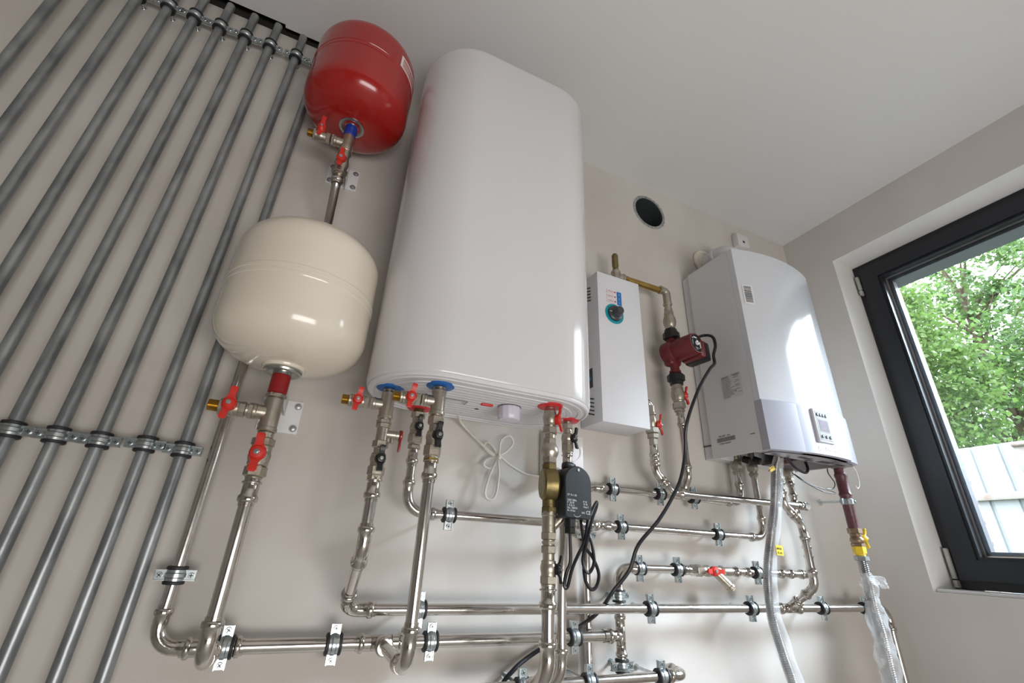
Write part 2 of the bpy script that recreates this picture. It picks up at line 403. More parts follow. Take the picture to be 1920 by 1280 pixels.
# right wall with window opening
WY0, WY1, WZ0, WZ1, XF = -1.35, -.205, 1.032, 2.405, 2.2
mb = MB(); fr = lambda a, b: V((XR, a, b))
rect_wall(mb, fr, YF, 0, 0, 2.9, (WY0, WY1, WZ0, WZ1))
X2 = 2.27
for a, b in (((WY0, WZ0), (WY1, WZ0)), ((WY1, WZ0), (WY1, WZ1)), ((WY1, WZ1), (WY0, WZ1)), ((WY0, WZ1), (WY0, WZ0))):
    pass
struct(mb, 'wall_right', 'wall_r')
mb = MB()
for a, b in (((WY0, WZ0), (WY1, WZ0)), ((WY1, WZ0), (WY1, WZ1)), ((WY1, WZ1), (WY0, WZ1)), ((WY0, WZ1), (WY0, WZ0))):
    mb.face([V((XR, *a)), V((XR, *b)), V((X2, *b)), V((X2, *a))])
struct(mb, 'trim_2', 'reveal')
mb = MB(); g = .055   # outer brick leaf
mb.box(2.27, 2.46, -.205 - g, .6, -.3, 3.2); mb.box(2.27, 2.46, -4, WY0 + g, -.3, 3.2); mb.box(2.27, 2.46, WY0 + g, WY1 - g, -.3, WZ0 - .0); mb.box(2.27, 2.46, WY0 + g, WY1 - g, 2.40, 3.2)
o = struct(mb, 'wall_outside', 'brick')
mb = MB(); mb.box(XL - .1, 2.27, YF - .1, .3, -.1, 0); struct(mb, 'floor', 'floor')
# ceiling: lowered sheet that stops short of the wall above the grey conduits
mb = MB(); zt = ZC + .012
mb.box(-.20, XR, YF, 0, ZC, zt); mb.box(-.365, -.20, YF, -.030, ZC, zt); mb.box(XL, -.365, YF, -.041, ZC, zt)
struct(mb, 'ceiling', 'ceil')
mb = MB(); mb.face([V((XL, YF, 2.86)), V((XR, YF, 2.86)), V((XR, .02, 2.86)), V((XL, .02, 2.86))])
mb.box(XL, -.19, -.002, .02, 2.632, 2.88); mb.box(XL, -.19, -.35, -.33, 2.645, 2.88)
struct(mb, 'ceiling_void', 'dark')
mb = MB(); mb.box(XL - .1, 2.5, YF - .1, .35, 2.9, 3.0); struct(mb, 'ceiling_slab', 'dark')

# window 1 (right wall): frame, sash, spacer, pane, hinges
win = bpy.data.objects.new('window_1', None); win.location = (XF, WY1, WZ0); COL.objects.link(win); win['kind'] = 'structure'; win['label'] = 'anthracite framed window in the right wall looking onto trees'; 
def ring(mb, x0, x1, i0, i1, bev=0):
    """rectangular ring around the opening between insets i0 (outer) and i1 (inner)"""
    y0, y1, z0, z1 = WY0 + i0, WY1 - i0, WZ0 + .012 + i0, WZ1 - i0
    Y0, Y1, Z0, Z1 = WY0 + i1, WY1 - i1, WZ0 + .012 + i1, WZ1 - i1
    A = [(y0, z0), (y1, z0), (y1, z1), (y0, z1)]; B = [(Y0, Z0), (Y1, Z0), (Y1, Z1), (Y0, Z1)]
    rs = [[V((x0, *A[k])), V((x0, *B[k])), V((x1, *B[k])), V((x1, *A[k]))] for k in range(4)]
    mb.rings(rs, close=True)
    return mb
struct(ring(MB(), XF + .012, XF + .08, 0, .06), 'window_frame', 'frame', win)
sash = struct(ring(ring(MB(), XF - .004, XF + .06, .028, .094), XF + .004, XF + .06, .09, .104), 'window_sash', 'frame', win)
struct(ring(MB(), XF + .034, XF + .039, .100, .109), 'glass_spacer', 'spacer', win)
struct(ring(MB(), XF + .046, XF + .075, .09, .122), 'outer_sash', 'frame_grey', win)
mb = MB(); mb.box(XF + .040, XF + .044, WY0 + .1, WY1 - .1, WZ0 + .11, WZ1 - .1); struct(mb, 'window_pane', 'glass', win)
mb = MB(); mb.box(XF + .07, 2.45, WY0 + .03, WY1 - .03, WZ1 - .065, WZ1 + .0); struct(mb, 'outer_lintel', 'frame_grey', win)
for z0, z1 in ((1.075, 1.175), (2.275, 2.345)):
    mb = MB(); mb.box(XF - .012, XF + .012, -.226, -.214, z0, z1, .003); mb.box(XF - .013, XF + .012, -.2265, -.2135, z0 - .028, z0 - .004, .003)
    struct(mb, 'hinge', 'hinge', win, 35)
mb = MB(); mb.box(XR + .02, XF + .03, WY0, WY1, WZ0, WZ0 + .010, .002); o = struct(mb, 'trim_1', 'sill')

# ================================================================== outside
mb = MB(); mb.box(2.46, 40, -25, 30, -.35, -.30); o = struct(mb, 'ground', 'grass')
ft = thing('metal_fence', (5.5, -.5, -.3), 'pale sheet metal fence with a rusty rail seen through the window', 'fence')
mb = MB(); rings = []
y = -6.0; prof = []
while y < 3.2:
    prof += [(5.5, y), (5.5, y + .15), (5.515, y + .158), (5.515, y + .172), (5.5, y + .18)]; y += .19
vs0 = [mb.bm.verts.new((x, yy, -.3)) for x, yy in prof]; vs1 = [mb.bm.verts.new((x, yy, 2.135)) for x, yy in prof]
for k in range(len(prof) - 1): mb.bm.faces.new((vs0[k], vs0[k + 1], vs1[k + 1], vs1[k]))
build(mb, 'sheet_panel', 'fence', ft, smooth=0)
for z in (1.70, .45):
    mb = MB(); mb.box(5.455, 5.498, -6, 3.2, z - .03, z + .03, .004); build(mb, 'rail', 'rust', ft)
mb = MB(); mb.box(5.46, 5.497, .36, .53, 1.88, 2.09, .004); mb.cyl(V((5.45, .50, 2.10)), (0, -1, 0), -.03, .14, .018); build(mb, 'hinge_plate', 'rust', ft)

def tree(name, label, loc, crown, n_cl, n_lf, lm, ls, trunk_r, conifer=False):
    t = thing(name, loc, label, 'tree', 'trees beyond the fence')
    L = V(loc); cx, cy, cz, rx, ry, rz = crown
    tb = MB(); top = V((cx, cy, cz + rz * .6))
    tb.tube(spline([L, L + (top - L) * .35 + V((.1, -.08, 0)), L + (top - L) * .7 + V((-.08, .06, 0)), top], 5), [trunk_r * (1 - .75 * k / 15) for k in range(16)], 9)
    lb = MB(); bm = lb.bm
    for c in range(n_cl):
        while True:
            p = V((random.uniform(-1, 1), random.uniform(-1, 1), random.uniform(-1, 1)))
            if .25 < p.length < 1: break
        p = V((cx + p.x * rx, cy + p.y * ry, cz + p.z * rz))
        h = max(.2, min(.95, (p.z - L.z) / (top.z - L.z) - .15)); st = L + (top - L) * h
        if c % 3 == 0:
            mid = (st + p) / 2 + V((0, 0, .1)); tb.tube([st, mid, p], [trunk_r * .22, trunk_r * .13, .006], 5)
        sr = random.uniform(.22, .45)
        for k in range(n_lf):
            d = V((random.gauss(0, 1), random.gauss(0, 1), random.gauss(0, .75))) * sr * .46
            c0 = p + d; s = ls * random.uniform(.6, 1.35)
            a = V((random.uniform(-1, 1), random.uniform(-1, 1), random.uniform(-.9, .3))).normalized()
            u, w = frame_of(a); q = random.uniform(0, 2 * PI); b = u * math.cos(q) + w * math.sin(q); nn = a.cross(b)
            if conifer: pts = [c0, c0 + a * s * .9 + b * s * .16, c0 + a * s * 1.9, c0 + a * s * .9 - b * s * .16]
            else: pts = [c0, c0 + a * s * .45 + b * s * .42 + nn * s * .1, c0 + a * s, c0 + a * s * .45 - b * s * .42 + nn * s * .1]
            bm.faces.new([bm.verts.new(x) for x in pts])
    me_tb = build(tb, 'trunk', 'bark', t, smooth=60)
    # leaves: no normal recalculation needed, keep as built
    for v in bm.verts: v.co -= L
    me = bpy.data.meshes.new('foliage'); bm.to_mesh(me); bm.free(); me.materials.append(M[lm])
    o = bpy.data.objects.new('foliage', me); COL.objects.link(o); o.parent = t; o['kind'] = 'stuff'
    return t
tree('broadleaf_tree', 'light green broadleaf tree left of the others through the window', (9.2, 2.8, -.3), (9.2, 2.85, 3.7, 1.2, 1.15, 2.7), 250, 110, 'leaf1', .078, .16)
tree('broadleaf_tree', 'mid green broadleaf tree standing behind the two nearer trees through the window', (13.0, 2.6, -.3), (13.0, 2.7, 4.9, 1.4, 2.0, 3.6), 220, 85, 'leaf2', .10, .18)
tree('conifer_tree', 'bushy feathery conifer at the right edge of the window view', (9.0, .0, -.3), (8.9, -.05, 3.7, 1.3, .98, 2.8), 260, 110, 'leaf3', .066, .17, True)

# ================================================================== grey conduits on the left
CY, CR = -.040, .0116
cx = [-.239, -.305, -.381, -.449, -.517, -.583, -.648, -.720, -.790, -.861]
order = ['rightmost', 'second from the right', 'third from the right', 'fourth from the right', 'fifth from the right', 'sixth from the right', 'seventh from the right', 'eighth from the right', 'second from the left', 'leftmost']
base = None
for k, x in enumerate(cx):
    if base is None:
        mb = MB(); zt = 2.612
        mb.lathe(V((x, CY, 0)), (0, 0, 1), [(0, CR * .7), (0, CR), (zt, CR), (zt, CR * .8), (zt - .02, CR * .8)], 18)
        base = o = build(mb, 'conduit_pipe', 'conduit', base=V((x, CY, 0)), smooth=50)
    else:
        o = base.copy(); COL.objects.link(o); o.location = (x, CY, 0)
        o.scale.z = 1 - random.uniform(0, .003)
        o.rotation_euler.z = k * 1.3
    tag(o, 'grey galvanised conduit running up the wall, %s of the row' % order[k], 'conduit', 'grey conduits on the left wall area')
for k, (x, z) in enumerate([(-.305, 2.506), (-.381, 2.506), (-.449, 2.503), (-.517, 2.501), (-.583, 2.50), (-.648, 2.50), (-.720, 2.50), (-.239, 2.507)]):
    nm = order[[1, 2, 3, 4, 5, 6, 7, 0][k]]
    clamp(V((x, CY, z)), CR, True, 'rubber-lined zinc clamp near the ceiling holding the %s conduit' % nm, 'upper row of conduit clamps')
for k, (x, z) in enumerate([(-.239, 1.257), (-.312, 1.260), (-.382, 1.258), (-.451, 1.259), (-.518, 1.260)]):
    clamp(V((cx[k], CY, z)), CR, True, 'rubber-lined zinc clamp at mid wall holding the %s conduit' % order[k], 'lower row of conduit clamps')

# ================================================================== expansion vessels
def vessel(name, label, x, y, R, z0, z1, bd, m, seam):
    t = thing(name, (x, y, z0), label, 'expansion tank')
    n = 2.45; th = [PI / 2 * k / 18 for k in range(19)]
    prof = [(R * math.sin(a) ** (2 / n), z0 + bd - bd * math.cos(a) ** (2 / n)) for a in th]
    sb = [(R + .0010, seam - .010), (R + .0010, seam - .004), (R, seam - .003), (R, seam + .003), (R + .0010, seam + .004), (R + .0010, seam + .010)] 
    top = [(R * math.sin(a) ** (2 / n), z1 - bd + bd * math.cos(a) ** (2 / n)) for a in th[::-1]]
    p = prof + [(R, seam - .012)] + sb + [(R, seam + .012)] + top
    mb = MB(); mb.lathe(V((x, y, 0)), (0, 0, 1), [(z, r) for r, z in p], 72); build(mb, 'shell', m, t, smooth=25)
    return t
WX, WYv = -.083, -.186
wt = vessel('expansion_vessel', 'cream white round expansion vessel on the left above red sleeve', WX, WYv, .153, 1.424, 1.756, .09, 'cream', 1.582)
mb = MB(); mb.lathe(V((WX, WYv, 1.424)), (0, 0, -1), [(-.012, .043), (.000, .043), (.004, .0405), (.004, .036)], 36); build(mb, 'neck', 'cream', wt)
mb = MB(); mb.lathe(V((WX, WYv, 1.420)), (0, 0, -1), [(0, .030), (0, .036), (.003, .038), (.007, .037), (.009, .033), (.006, .026), (.006, .018), (.012, .018)], 36); build(mb, 'flange', 'ring_zinc', wt, 'dark zinc ring flange')
mb = MB(); mb.tube([(WX + .02, WYv + .05, 1.757), (WX + .03, WYv + .06, 1.7595)], .01, 10); build(mb, 'filler_cap', 'black', wt)
RX, RYv = -.082, -.174
rt = vessel('expansion_vessel', 'glossy red round expansion vessel high under the ceiling', RX, RYv, .142, 2.160, 2.473, .079, 'red_paint', 2.330)
mb = MB(); mb.lathe(V((RX, RYv, 2.164)), (0, 0, -1), [(0, .024), (.002, .034), (.006, .034), (.007, .028), (.003, .022), (.004, .016), (.010, .015)], 36); build(mb, 'flange', 'ring_zinc', rt, 'bright zinc ring flange')
# curved white sticker on the red shell
def curved(mb, cx_, cy_, R, a0, a1, z0, z1, n=12):
    for k in range(n):
        p = a0 + (a1 - a0) * k / n; q = a0 + (a1 - a0) * (k + 1) / n
        f = lambda a, z: V((cx_ + math.cos(a) * R, cy_ + math.sin(a) * R, z))
        mb.face([f(p, z0), f(q, z0), f(q, z1), f(p, z1)])
D2 = math.radians; SA = -52
mb = MB(); curved(mb, RX, RYv, .1426, D2(SA), D2(SA + 52), 2.340, 2.384); st = build(mb, 'sticker', 'paper', rt, 'white rectangular sticker with red lines')
mb = MB()
for i, (a0, a1) in enumerate(((SA + 3, SA + 18), (SA + 20, SA + 34), (SA + 36, SA + 49))):
    for zz in (2.3475, 2.3555, 2.3635, 2.3715): curved(mb, RX, RYv, .1430, D2(a0), D2(a1), zz, zz + (.0055 if zz > 2.37 else .0038), 6)
for a in (SA + 18.4, SA + 34.4): curved(mb, RX, RYv, .1430, D2(a), D2(a + 1.2), 2.346, 2.377, 2)
build(mb, 'printed_lines', 'ink_red', st)

# wall brackets of the vessels
def bracket(label, xc, z0, z1, vx, vy, vz, slant):
    t = thing('wall_bracket', (xc, 0, z0), label, 'bracket', 'vessel wall brackets')
    mb = MB(); mb.box(xc - .045, xc + .045, -.004, 0, z0, z1, .001)
    build(mb, 'plate', 'paper', t)
    mb = MB(); mb.box(vx + .012, vx + .0145, vy + .02, -.003, vz - .02, vz + .018, .0005); mb.box(vx - .0145, vx - .012, vy + .02, -.003, vz - .02, vz + .018, .0005)
    build(mb, 'arm', 'paper', t)
    for dx in (-.034, .034):
        for zz in (z0 + .013, z1 - .013):
            mb = MB(); p = V((xc + dx, -.004, zz)); mb.cyl(p, (0, -1, 0), 0, .002, .0085, 18); mb.hexa(p, (0, -1, 0), .002, .006, .0055); build(mb, 'bolt', 'greymetal', t)
bracket('white steel bracket plate on the wall under the red vessel', -.082, 2.085, 2.165, RX, RYv, 2.10, 0)
bracket('white steel bracket plate on the wall under the cream vessel', -.078, 1.325, 1.405, WX, WYv, 1.385, 0)

# --- stack under the cream vessel (axis z down)
def dz(zs): return [(k, -a, -b, r) for k, a, b, r in zs]   # absolute z list -> along (0,0,-1) from z=0
o = V((WX, WYv, 0)); DN = V((0, 0, -1))
mb = MB().cyl(V((WX, WYv, 1.409)), DN, 0, .042, .0185); tag(build(mb, 'red_sleeve', 'red_dark', base=V((WX, WYv, 1.409))), 'dark red sleeve nut directly under the cream vessel', 'fitting')
bw = V((-1, -.03, 0)).normalized(); zb = 1.326
fitting('nickel tee below the red sleeve of the cream vessel', o, DN, dz([('h', 1.367, 1.358, .0185), ('c', 1.358, 1.295, .0168), ('c', 1.298, 1.288, .0185), ('c', 1.366, 1.362, .019)]),
        branch=(V((WX, WYv, zb)), bw, [('c', .008, .030, .0145), ('c', .026, .034, .016)]))
valve('red-handled ball valve below the tee of the cream vessel', V((WX, WYv, 1.288)), DN,
      [('c', 0, .013, .0150), ('h', .012, .028, .0195), ('c', .026, .066, .0188), ('s', .03, .066, .0205), ('h', .066, .086, .0190), ('c', .086, .09, .015)], .044, (-.12, -1, 0), (.0, 0, 1), .036, .0145, 'red_h', .034)
valve('red-handled drain valve with brass outlet left of the cream vessel tee', V((WX, WYv, zb)) + bw * .033, bw,
      [('h', 0, .009, .0150), ('c', .007, .014, .0125), ('h', .013, .026, .0145), ('c', .024, .052, .0150), ('s', .026, .052, .0165), ('h', .052, .060, .0150)], .040, (-.05, -1, .12), (.12, 0, 1), .032, .0125, 'red_h', .03,
      brass=[('t', .058, .078, .0115)])
run('bright steel riser from the cream vessel down to the lowest long pipe', [(WX, WYv, 1.199), (WX, WYv, .905), (WX, -.062, .905)], .0125, .034,
    couplings=[((WX, WYv, 1.187), (0, 0, -1), .038), ((WX, WYv, 1.200), (0, 0, -1), .014)])
# --- stack under the red vessel
o = V((RX, RYv, 0)); zr = 2.093; br = V((-1, .04, 0)).normalized()
mb = MB().cyl(V((RX, RYv, 2.157)), DN, 0, .035, .0168); tag(build(mb, 'blue_sleeve', 'blue_sleeve', base=V((RX, RYv, 2.157))), 'blue sleeve nut directly under the red vessel', 'fitting')
fitting('nickel tee below the blue sleeve of the red vessel', o, DN, dz([('c', 2.122, 2.070, .0158), ('c', 2.072, 2.062, .0172), ('h', 2.064, 2.052, .0165)]),
        branch=(V((RX, RYv, zr)), br, [('c', .008, .030, .0140), ('c', .027, .034, .0155)]))
valve('red-handled ball valve in line below the red vessel tee', V((RX, RYv, 2.054)), DN,
      [('c', 0, .02, .016), ('s', .01, .055, .0185), ('h', .052, .070, .0185), ('h', .070, .078, .0150)], .028, (-.15, -1, -.2), (.0, 0, 1), .030, .012, 'red_h', .030)
valve('red-handled drain valve with brass outlet left of the red vessel tee', V((RX, RYv, zr)) + br * .033, br,
      [('h', 0, .008, .0145), ('h', .010, .022, .0140), ('c', .020, .050, .0142), ('s', .022, .05, .0155), ('h', .048, .054, .0145)], .036, (-.05, -.8, .55), (.1, -.3, 1), .026, .0105, 'red_h', .028,
      brass=[('t', .053, .068, .0105)])
XV = -.180; YP = -.045
run('steel pipe from the red vessel, bent behind the cream vessel, left of its riser', [(RX, RYv, 1.985), (RX, RYv, 1.955), (RX, YP, 1.85), (XV, YP, 1.80), (XV, YP, .905), (-.10, YP, .905)], .0112, [.045, .03, .03, .036], plain=(0, 1, 2),
    couplings=[((RX, RYv, 1.984), (0, 0, -1), .034), ((RX, YP + .009, 1.862), (.0, .75, -.66), .02)])
clamp(V((XV, YP, 1.024)), .0112, True, 'zinc pipe clamp on the steel riser right of the conduits', 'clamps on the steel pipes')

# ================================================================== storage water heater
HXC, HYC, HRr, HS = .362, -.210, .156, .121
def stadium(inset, z, n=20):
    r = max(HRr - inset, .002); p = []
    for k in range(n + 1):
        a = -PI / 2 + PI * k / n; p.append(V((HXC + HS + r * math.cos(a), HYC + r * math.sin(a), z)))
    for k in range(n + 1):
        a = PI / 2 + PI * k / n; p.append(V((HXC - HS + r * math.cos(a), HYC + r * math.sin(a), z)))
    return p
ht = thing('water_heater', (HXC, HYC, 1.41), 'large glossy white flat storage water heater in the middle', 'water heater')
mb = MB(); lv = [(.006, 1.418), (.002, 1.420), (0, 1.426), (0, 1.8), (0, 2.2), (0, 2.435)]
lv += [(.045 * (1 - math.cos(a)), 2.435 + .04 * math.sin(a)) for a in [PI / 2 * k / 8 for k in range(1, 9)]]
mb.rings([stadium(i, z) for i, z in lv]); build(mb, 'shell', 'enamel', ht, smooth=40)
mb = MB()
lv = [(.0045, 1.424), (.004, 1.414), (.006, 1.411), (.011, 1.410), (.013, 1.4125), (.019, 1.4125), (.021, 1.410), (.030, 1.410), (.0315, 1.412), (.046, 1.412), (.0475, 1.410)]
ins = .058
while ins < .15: lv += [(ins, 1.410), (ins + .0015, 1.4109), (ins + .0035, 1.4109), (ins + .005, 1.410)]; ins += .018
mb.rings([stadium(i, z) for i, z in lv]); build(mb, 'bottom_cover', 'lid', ht, smooth=30)
for x, y, m, l in ((.230, -.297, 'blue_disc', 'blue washer'), (.137, -.221, 'blue_disc', 'blue washer'), (.234, -.098, 'red_disc', 'red washer'), (.500, -.296, 'red_disc', 'red washer'), (.601, -.207, 'red_disc', 'red washer')):
    mb = MB(); mb.lathe(V((x, y, 1.4125)), DN, [(0, .030), (.0035, .030), (.0055, .027), (.0055, .017)], 32); build(mb, 'washer', m, ht, l)
kx, ky = .420, -.238
mb = MB(); rings = []
for t, r in ((0, .026), (.003, .0275), (.027, .026), (.031, .0235), (.032, .018)):
    rings.append([V((kx + math.cos(a) * r * (1 + .035 * (k % 4 < 2)), ky + math.sin(a) * r * (1 + .035 * (k % 4 < 2)), 1.408 - t)) for k, a in enumerate([2 * PI * j / 48 for j in range(48)])])
mb.rings(rings); build(mb, 'thermostat_knob', 'lilac', ht, 'lilac white fluted dial')
mb = MB(); mb.lathe(V((kx, ky, 1.4105)), DN, [(0, .0285), (.0012, .0285), (.0012, .026)], 32); build(mb, 'dial_scale', 'ink_grey', ht)
mb = MB(); mb.box(.350, .381, -.234, -.222, 1.406, 1.4115, .003); build(mb, 'indicator_lamp', 'red_disc', ht, 'small red lamp window')
mb = MB(); mb.box(.262, .318, -.228, -.202, 1.4075, 1.411); rl = build(mb, 'rating_plate', 'ink_grey', ht, 'grey rating sticker')
mb = MB()
for k in range(5): mb.box(.266, .314 - .008 * (k % 2), -.224 + .0044 * k, -.2228 + .0044 * k, 1.4070, 1.4077)
build(mb, 'printed_lines', 'paper', rl)
mb = MB(); mb.cyl(V((.358, -.178, 1.411)), DN, 0, .0014, .006); build(mb, 'screw_hole', 'ink', ht)

# --- heater connection A: front left, blue, x=.229
ax, ay = .229, -.296; o = V((ax, ay, 0)); b2 = V((-1, .09, 0)).normalized()
fitting('nickel tee under the front blue washer of the water heater', o, DN, dz([('t', 1.409, 1.396, .0125), ('c', 1.398, 1.352, .0150), ('c', 1.355, 1.346, .0165), ('c', 1.400, 1.394, .0162), ('c', 1.348, 1.338, .0115)]),
        branch=(V((ax, ay, 1.375)), b2, [('c', .008, .028, .0125), ('c', .024, .031, .0138)]))
valve('red-handled valve with brass outlet on the tee at the front blue washer', V((ax, ay, 1.375)) + b2 * .030, b2,
      [('h', 0, .006, .0125), ('h', .007, .018, .0125), ('c', .017, .045, .0130), ('s', .018, .046, .0142), ('c', .044, .050, .0135)], .030, (-.02, -1, -.05), (.15, 0, 1), .026, .0105, 'red_h', .026, brass=[('t', .049, .064, .0108)])
valve('black-handled ball valve under the front blue washer of the water heater', V((ax, ay, 1.344)), DN,
      [('h', 0, .020, .0155), ('c', .018, .032, .0120), ('s', .030, .058, .0165), ('c', .032, .062, .0150), ('h', .060, .084, .0165), ('c', .083, .088, .0145)], .042, (.18, -1, 0), (0, 0, 1), .0265, .0105, 'black', .026)
run('thick steel riser from the front blue washer to the lowest long pipe', [(ax, ay, 1.258), (ax, ay, .905), (ax, -.062, .905)], .0112, .036,
    couplings=[((ax, ay, 1.258), DN, .010), ((ax, ay, 1.248), DN, .038)])
mb = MB().hexa(V((ax, ay, 1.258)), DN, -.001, .010, .0145); tag(build(mb, 'hex_nut', 'brass', base=V((ax, ay, 1.258))), 'brassy hex nut below the black valve at the front blue washer', 'fitting')
# --- connection B: left, blue, x=.137
ax, ay = .136, -.220; o = V((ax, ay, 0)); b1 = V((-1, .08, 0)).normalized()
fitting('nickel tee under the far left blue washer of the water heater', o, DN, dz([('t', 1.409, 1.398, .0120), ('c', 1.400, 1.345, .0150), ('c', 1.349, 1.340, .0162), ('h', 1.338, 1.330, .0150), ('c', 1.342, 1.328, .0120)]),
        branch=(V((ax, ay, 1.372)), b1, [('c', .008, .028, .0125), ('c', .024, .031, .0138)]))
valve('red-handled valve with brass outlet left of the far left blue washer', V((ax, ay, 1.372)) + b1 * .030, b1,
      [('h', 0, .006, .0125), ('h', .008, .019, .0125), ('c', .017, .045, .0130), ('s', .018, .046, .0142), ('c', .044, .050, .0135)], .033, (-.02, -1, -.05), (.15, 0, 1), .026, .0105, 'red_h', .026, brass=[('t', .049, .064, .0108)])
sv = thing('safety_valve', (ax, ay, 1.33), 'small nickel safety valve with dark red lever under the left blue washer', 'valve')
mb = MB().pieces(o, DN, dz([('h', 1.331, 1.320, .0145), ('c', 1.322, 1.290, .0125), ('h', 1.294, 1.278, .0155)])); mb.pieces(V((ax, ay, 1.309)), V((1, -.05, 0)), [('c', .005, .030, .0085), ('c', .028, .036, .0095)]); mb.pieces(V((ax + .022, ay, 1.305)), DN, [('c', 0, .014, .0045)])
build(mb, 'body', 'nickel', sv)
mb = MB(); mb.cyl(V((ax + .036, ay, 1.309)), (1, 0, 0), 0, .006, .0125); mb.box(ax + .037, ax + .041, ay - .008, ay + .006, 1.275, 1.305, .001); build(mb, 'lever', 'red_dark', sv, 'dark red lever')
valve('black-handled ball valve under the safety valve on the left', V((ax, ay, 1.280)), DN,
      [('c', 0, .014, .0120), ('s', .010, .038, .0165), ('c', .012, .040, .0150), ('h', .038, .058, .0162), ('c', .057, .062, .0140)], .025, (.12, -1, 0), (0, 0, 1), .0265, .0105, 'black', .026)
run('steel pipe from the left blue washer becoming the upper long pipe to the right wall', [(ax, ay, 1.222), (ax, ay, 1.085), (ax + .004, -.075, .969), (2.000, -.075, .969), (2.000, -.075, .0)], .0117, [.028, .03, .04],
    couplings=[((ax, ay, 1.220), DN, .010), ((ax, ay, 1.208), DN, .036), ((1.497, -.075, .969), (1, 0, 0), .03, 'tee', (0, -.82, .57))])
mb = MB().hexa(V((ax, ay, 1.222)), DN, -.002, .010, .0140); tag(build(mb, 'hex_nut', 'nickel', base=V((ax, ay, 1.222))), 'nickel hex nut below the black valve on the left of the heater', 'fitting')
# --- connection C: back, red, x=.234
ax, ay = .233, -.098; o = V((ax, ay, 0))
fitting('rusty brass nipple with nickel hex under the rear red washer', o, DN, dz([('t', 1.409, 1.398, .0135), ('c', 1.402, 1.394, .0125)]), name='nipple_fitting', m='brass_dull')
valve('black-handled ball valve under the rear red washer behind the brass outlet', V((ax, ay, 1.400)), DN,
      [('h', 0, .016, .0165), ('c', .014, .030, .0130), ('s', .026, .052, .0170), ('c', .028, .056, .0155), ('h', .054, .078, .0165), ('c', .077, .082, .0140), ('h', .082, .092, .0145)], .038, (.1, -1, 0), (.0, 0, 1), .028, .0105, 'black', .026)
run('steel pipe from the rear red washer running right behind the black pump box',
    [(ax, ay, 1.308), (ax, ay, 1.166), (.735, ay, 1.166), (.80, -.050, 1.172), (1.470, -.050, 1.172), (1.470, -.050, 1.415)], .0105, [.042, .03, .03, .04], plain=(),
    couplings=[((ax, ay, 1.304), DN, .036)])
# --- connection D: front right, red, with pump
ax, ay = .500, -.296; o = V((ax, ay, 0))
valve('red-handled ball valve directly under the front right red washer', V((ax, ay, 1.407)), DN,
      [('c', 0, .010, .0115), ('c', .008, .045, .0150), ('s', .004, .048, .0168), ('h', .046, .064, .0168), ('c', .062, .074, .0120)], .030, (.75, -.66, 0), (-.05, 0, 1), .028, .0115, 'red_h', .026)
fitting('bulging nickel check valve above the black pump box', o, DN, dz([('h', 1.334, 1.316, .0150), ('s', 1.322, 1.288, .0205), ('h', 1.293, 1.277, .0160), ('c', 1.279, 1.268, .0125)]), name='check_valve', cat='valve')
pt = thing('circulation_pump', (ax, ay, 1.235), 'brass circulation pump with rounded black motor box under the water heater', 'pump')
mb = MB(); mb.cyl(V((ax, ay, 1.275)), DN, 0, .10, .0150); mb.cyl(V((ax - .004, ay - .004, 1.232)), (1, -.25, 0), -.016, .018, .034, 32); mb.hexa(o, DN, -1.276, -1.262, .0165); mb.hexa(o, DN, -1.186, -1.172, .0165)
build(mb, 'pump_body', 'brass_dull', pt)
pu = V((.985, .17, 0)).normalized(); pn = V((.17, -.985, 0)).normalized()
def arch(c, w, h, n=14):
    """arched outline in plane (pu, z), bottom corners rounded"""
    r = w / 2; p = []
    for k in range(n + 1):
        a = PI * k / n; p.append(c + pu * (r * math.cos(a)) + V((0, 0, h / 2 - r * .86 + r * .86 * math.sin(a))))
    for k in range(5):
        a = PI + PI / 2 * k / 4; p.append(c + pu * (-r + .008 + .008 * math.cos(a)) + V((0, 0, -h / 2 + .008 + .008 * math.sin(a))))
    for k in range(5):
        a = 1.5 * PI + PI / 2 * k / 4; p.append(c + pu * (r - .008 + .008 * math.cos(a)) + V((0, 0, -h / 2 + .008 + .008 * math.sin(a))))
    return p
pc = V((.551, -.335, 1.218))
mb = MB()
mb.rings([arch(pc - pn * .055, .066, .098), arch(pc - pn * .052, .074, .106), arch(pc - pn * .026, .076, .108), arch(pc - pn * .024, .072, .104), arch(pc - pn * .022, .072, .104)])
build(mb, 'rear_housing', 'black_box', pt, smooth=30)
mb = MB(); mb.rings([arch(pc - pn * .022, .075, .107), arch(pc - pn * .021, .077, .109), arch(pc - pn * .003, .077, .109), arch(pc - pn * .0, .073, .105)])
fc = build(mb, 'front_cover', 'black_box', pt, smooth=30)
mb = MB(); p = pc + V((0, 0, .046)); mb.cyl(p, pn, -.001, .0015, .0035, 12); build(mb, 'screw', 'zinc', fc)
mb = MB(); p = pc - pn * .034 + V((0, 0, .052)); mb.obox(p + V((0, 0, .006)), (pu, pn, V((0, 0, 1))), (.028, .02, .018), .006, 3); build(mb, 'cable_lug', 'black_box', pt)
mb = MB(); p = pc - pn * .016 - pu * .012; mb.cyl(p + V((0, 0, -.05)), DN, 0, .022, .012); mb.hexa(p + V((0, 0, -.07)), DN, 0, .014, .0115); build(mb, 'cable_gland', 'black', pt)
for i, s in enumerate(('CP 15-1.5B', '', '230V 50Hz', 'P  28 W', 'I  0.25 A', 'No. 198470', 'Pn 10 bar')):
    if s: text(s, pc + pn * .0004 - pu * .033 + V((0, 0, -.010 - .0052 * i)), pu, (0, 0, 1), .0058, 'ink_white', fc)
for i, s in enumerate(('IP 42', 'TF 95', 'Class F')): text(s, pc + pn * .0004 + pu * .012 + V((0, 0, -.021 - .0052 * i)), pu, (0, 0, 1), .0054, 'ink_white', fc)
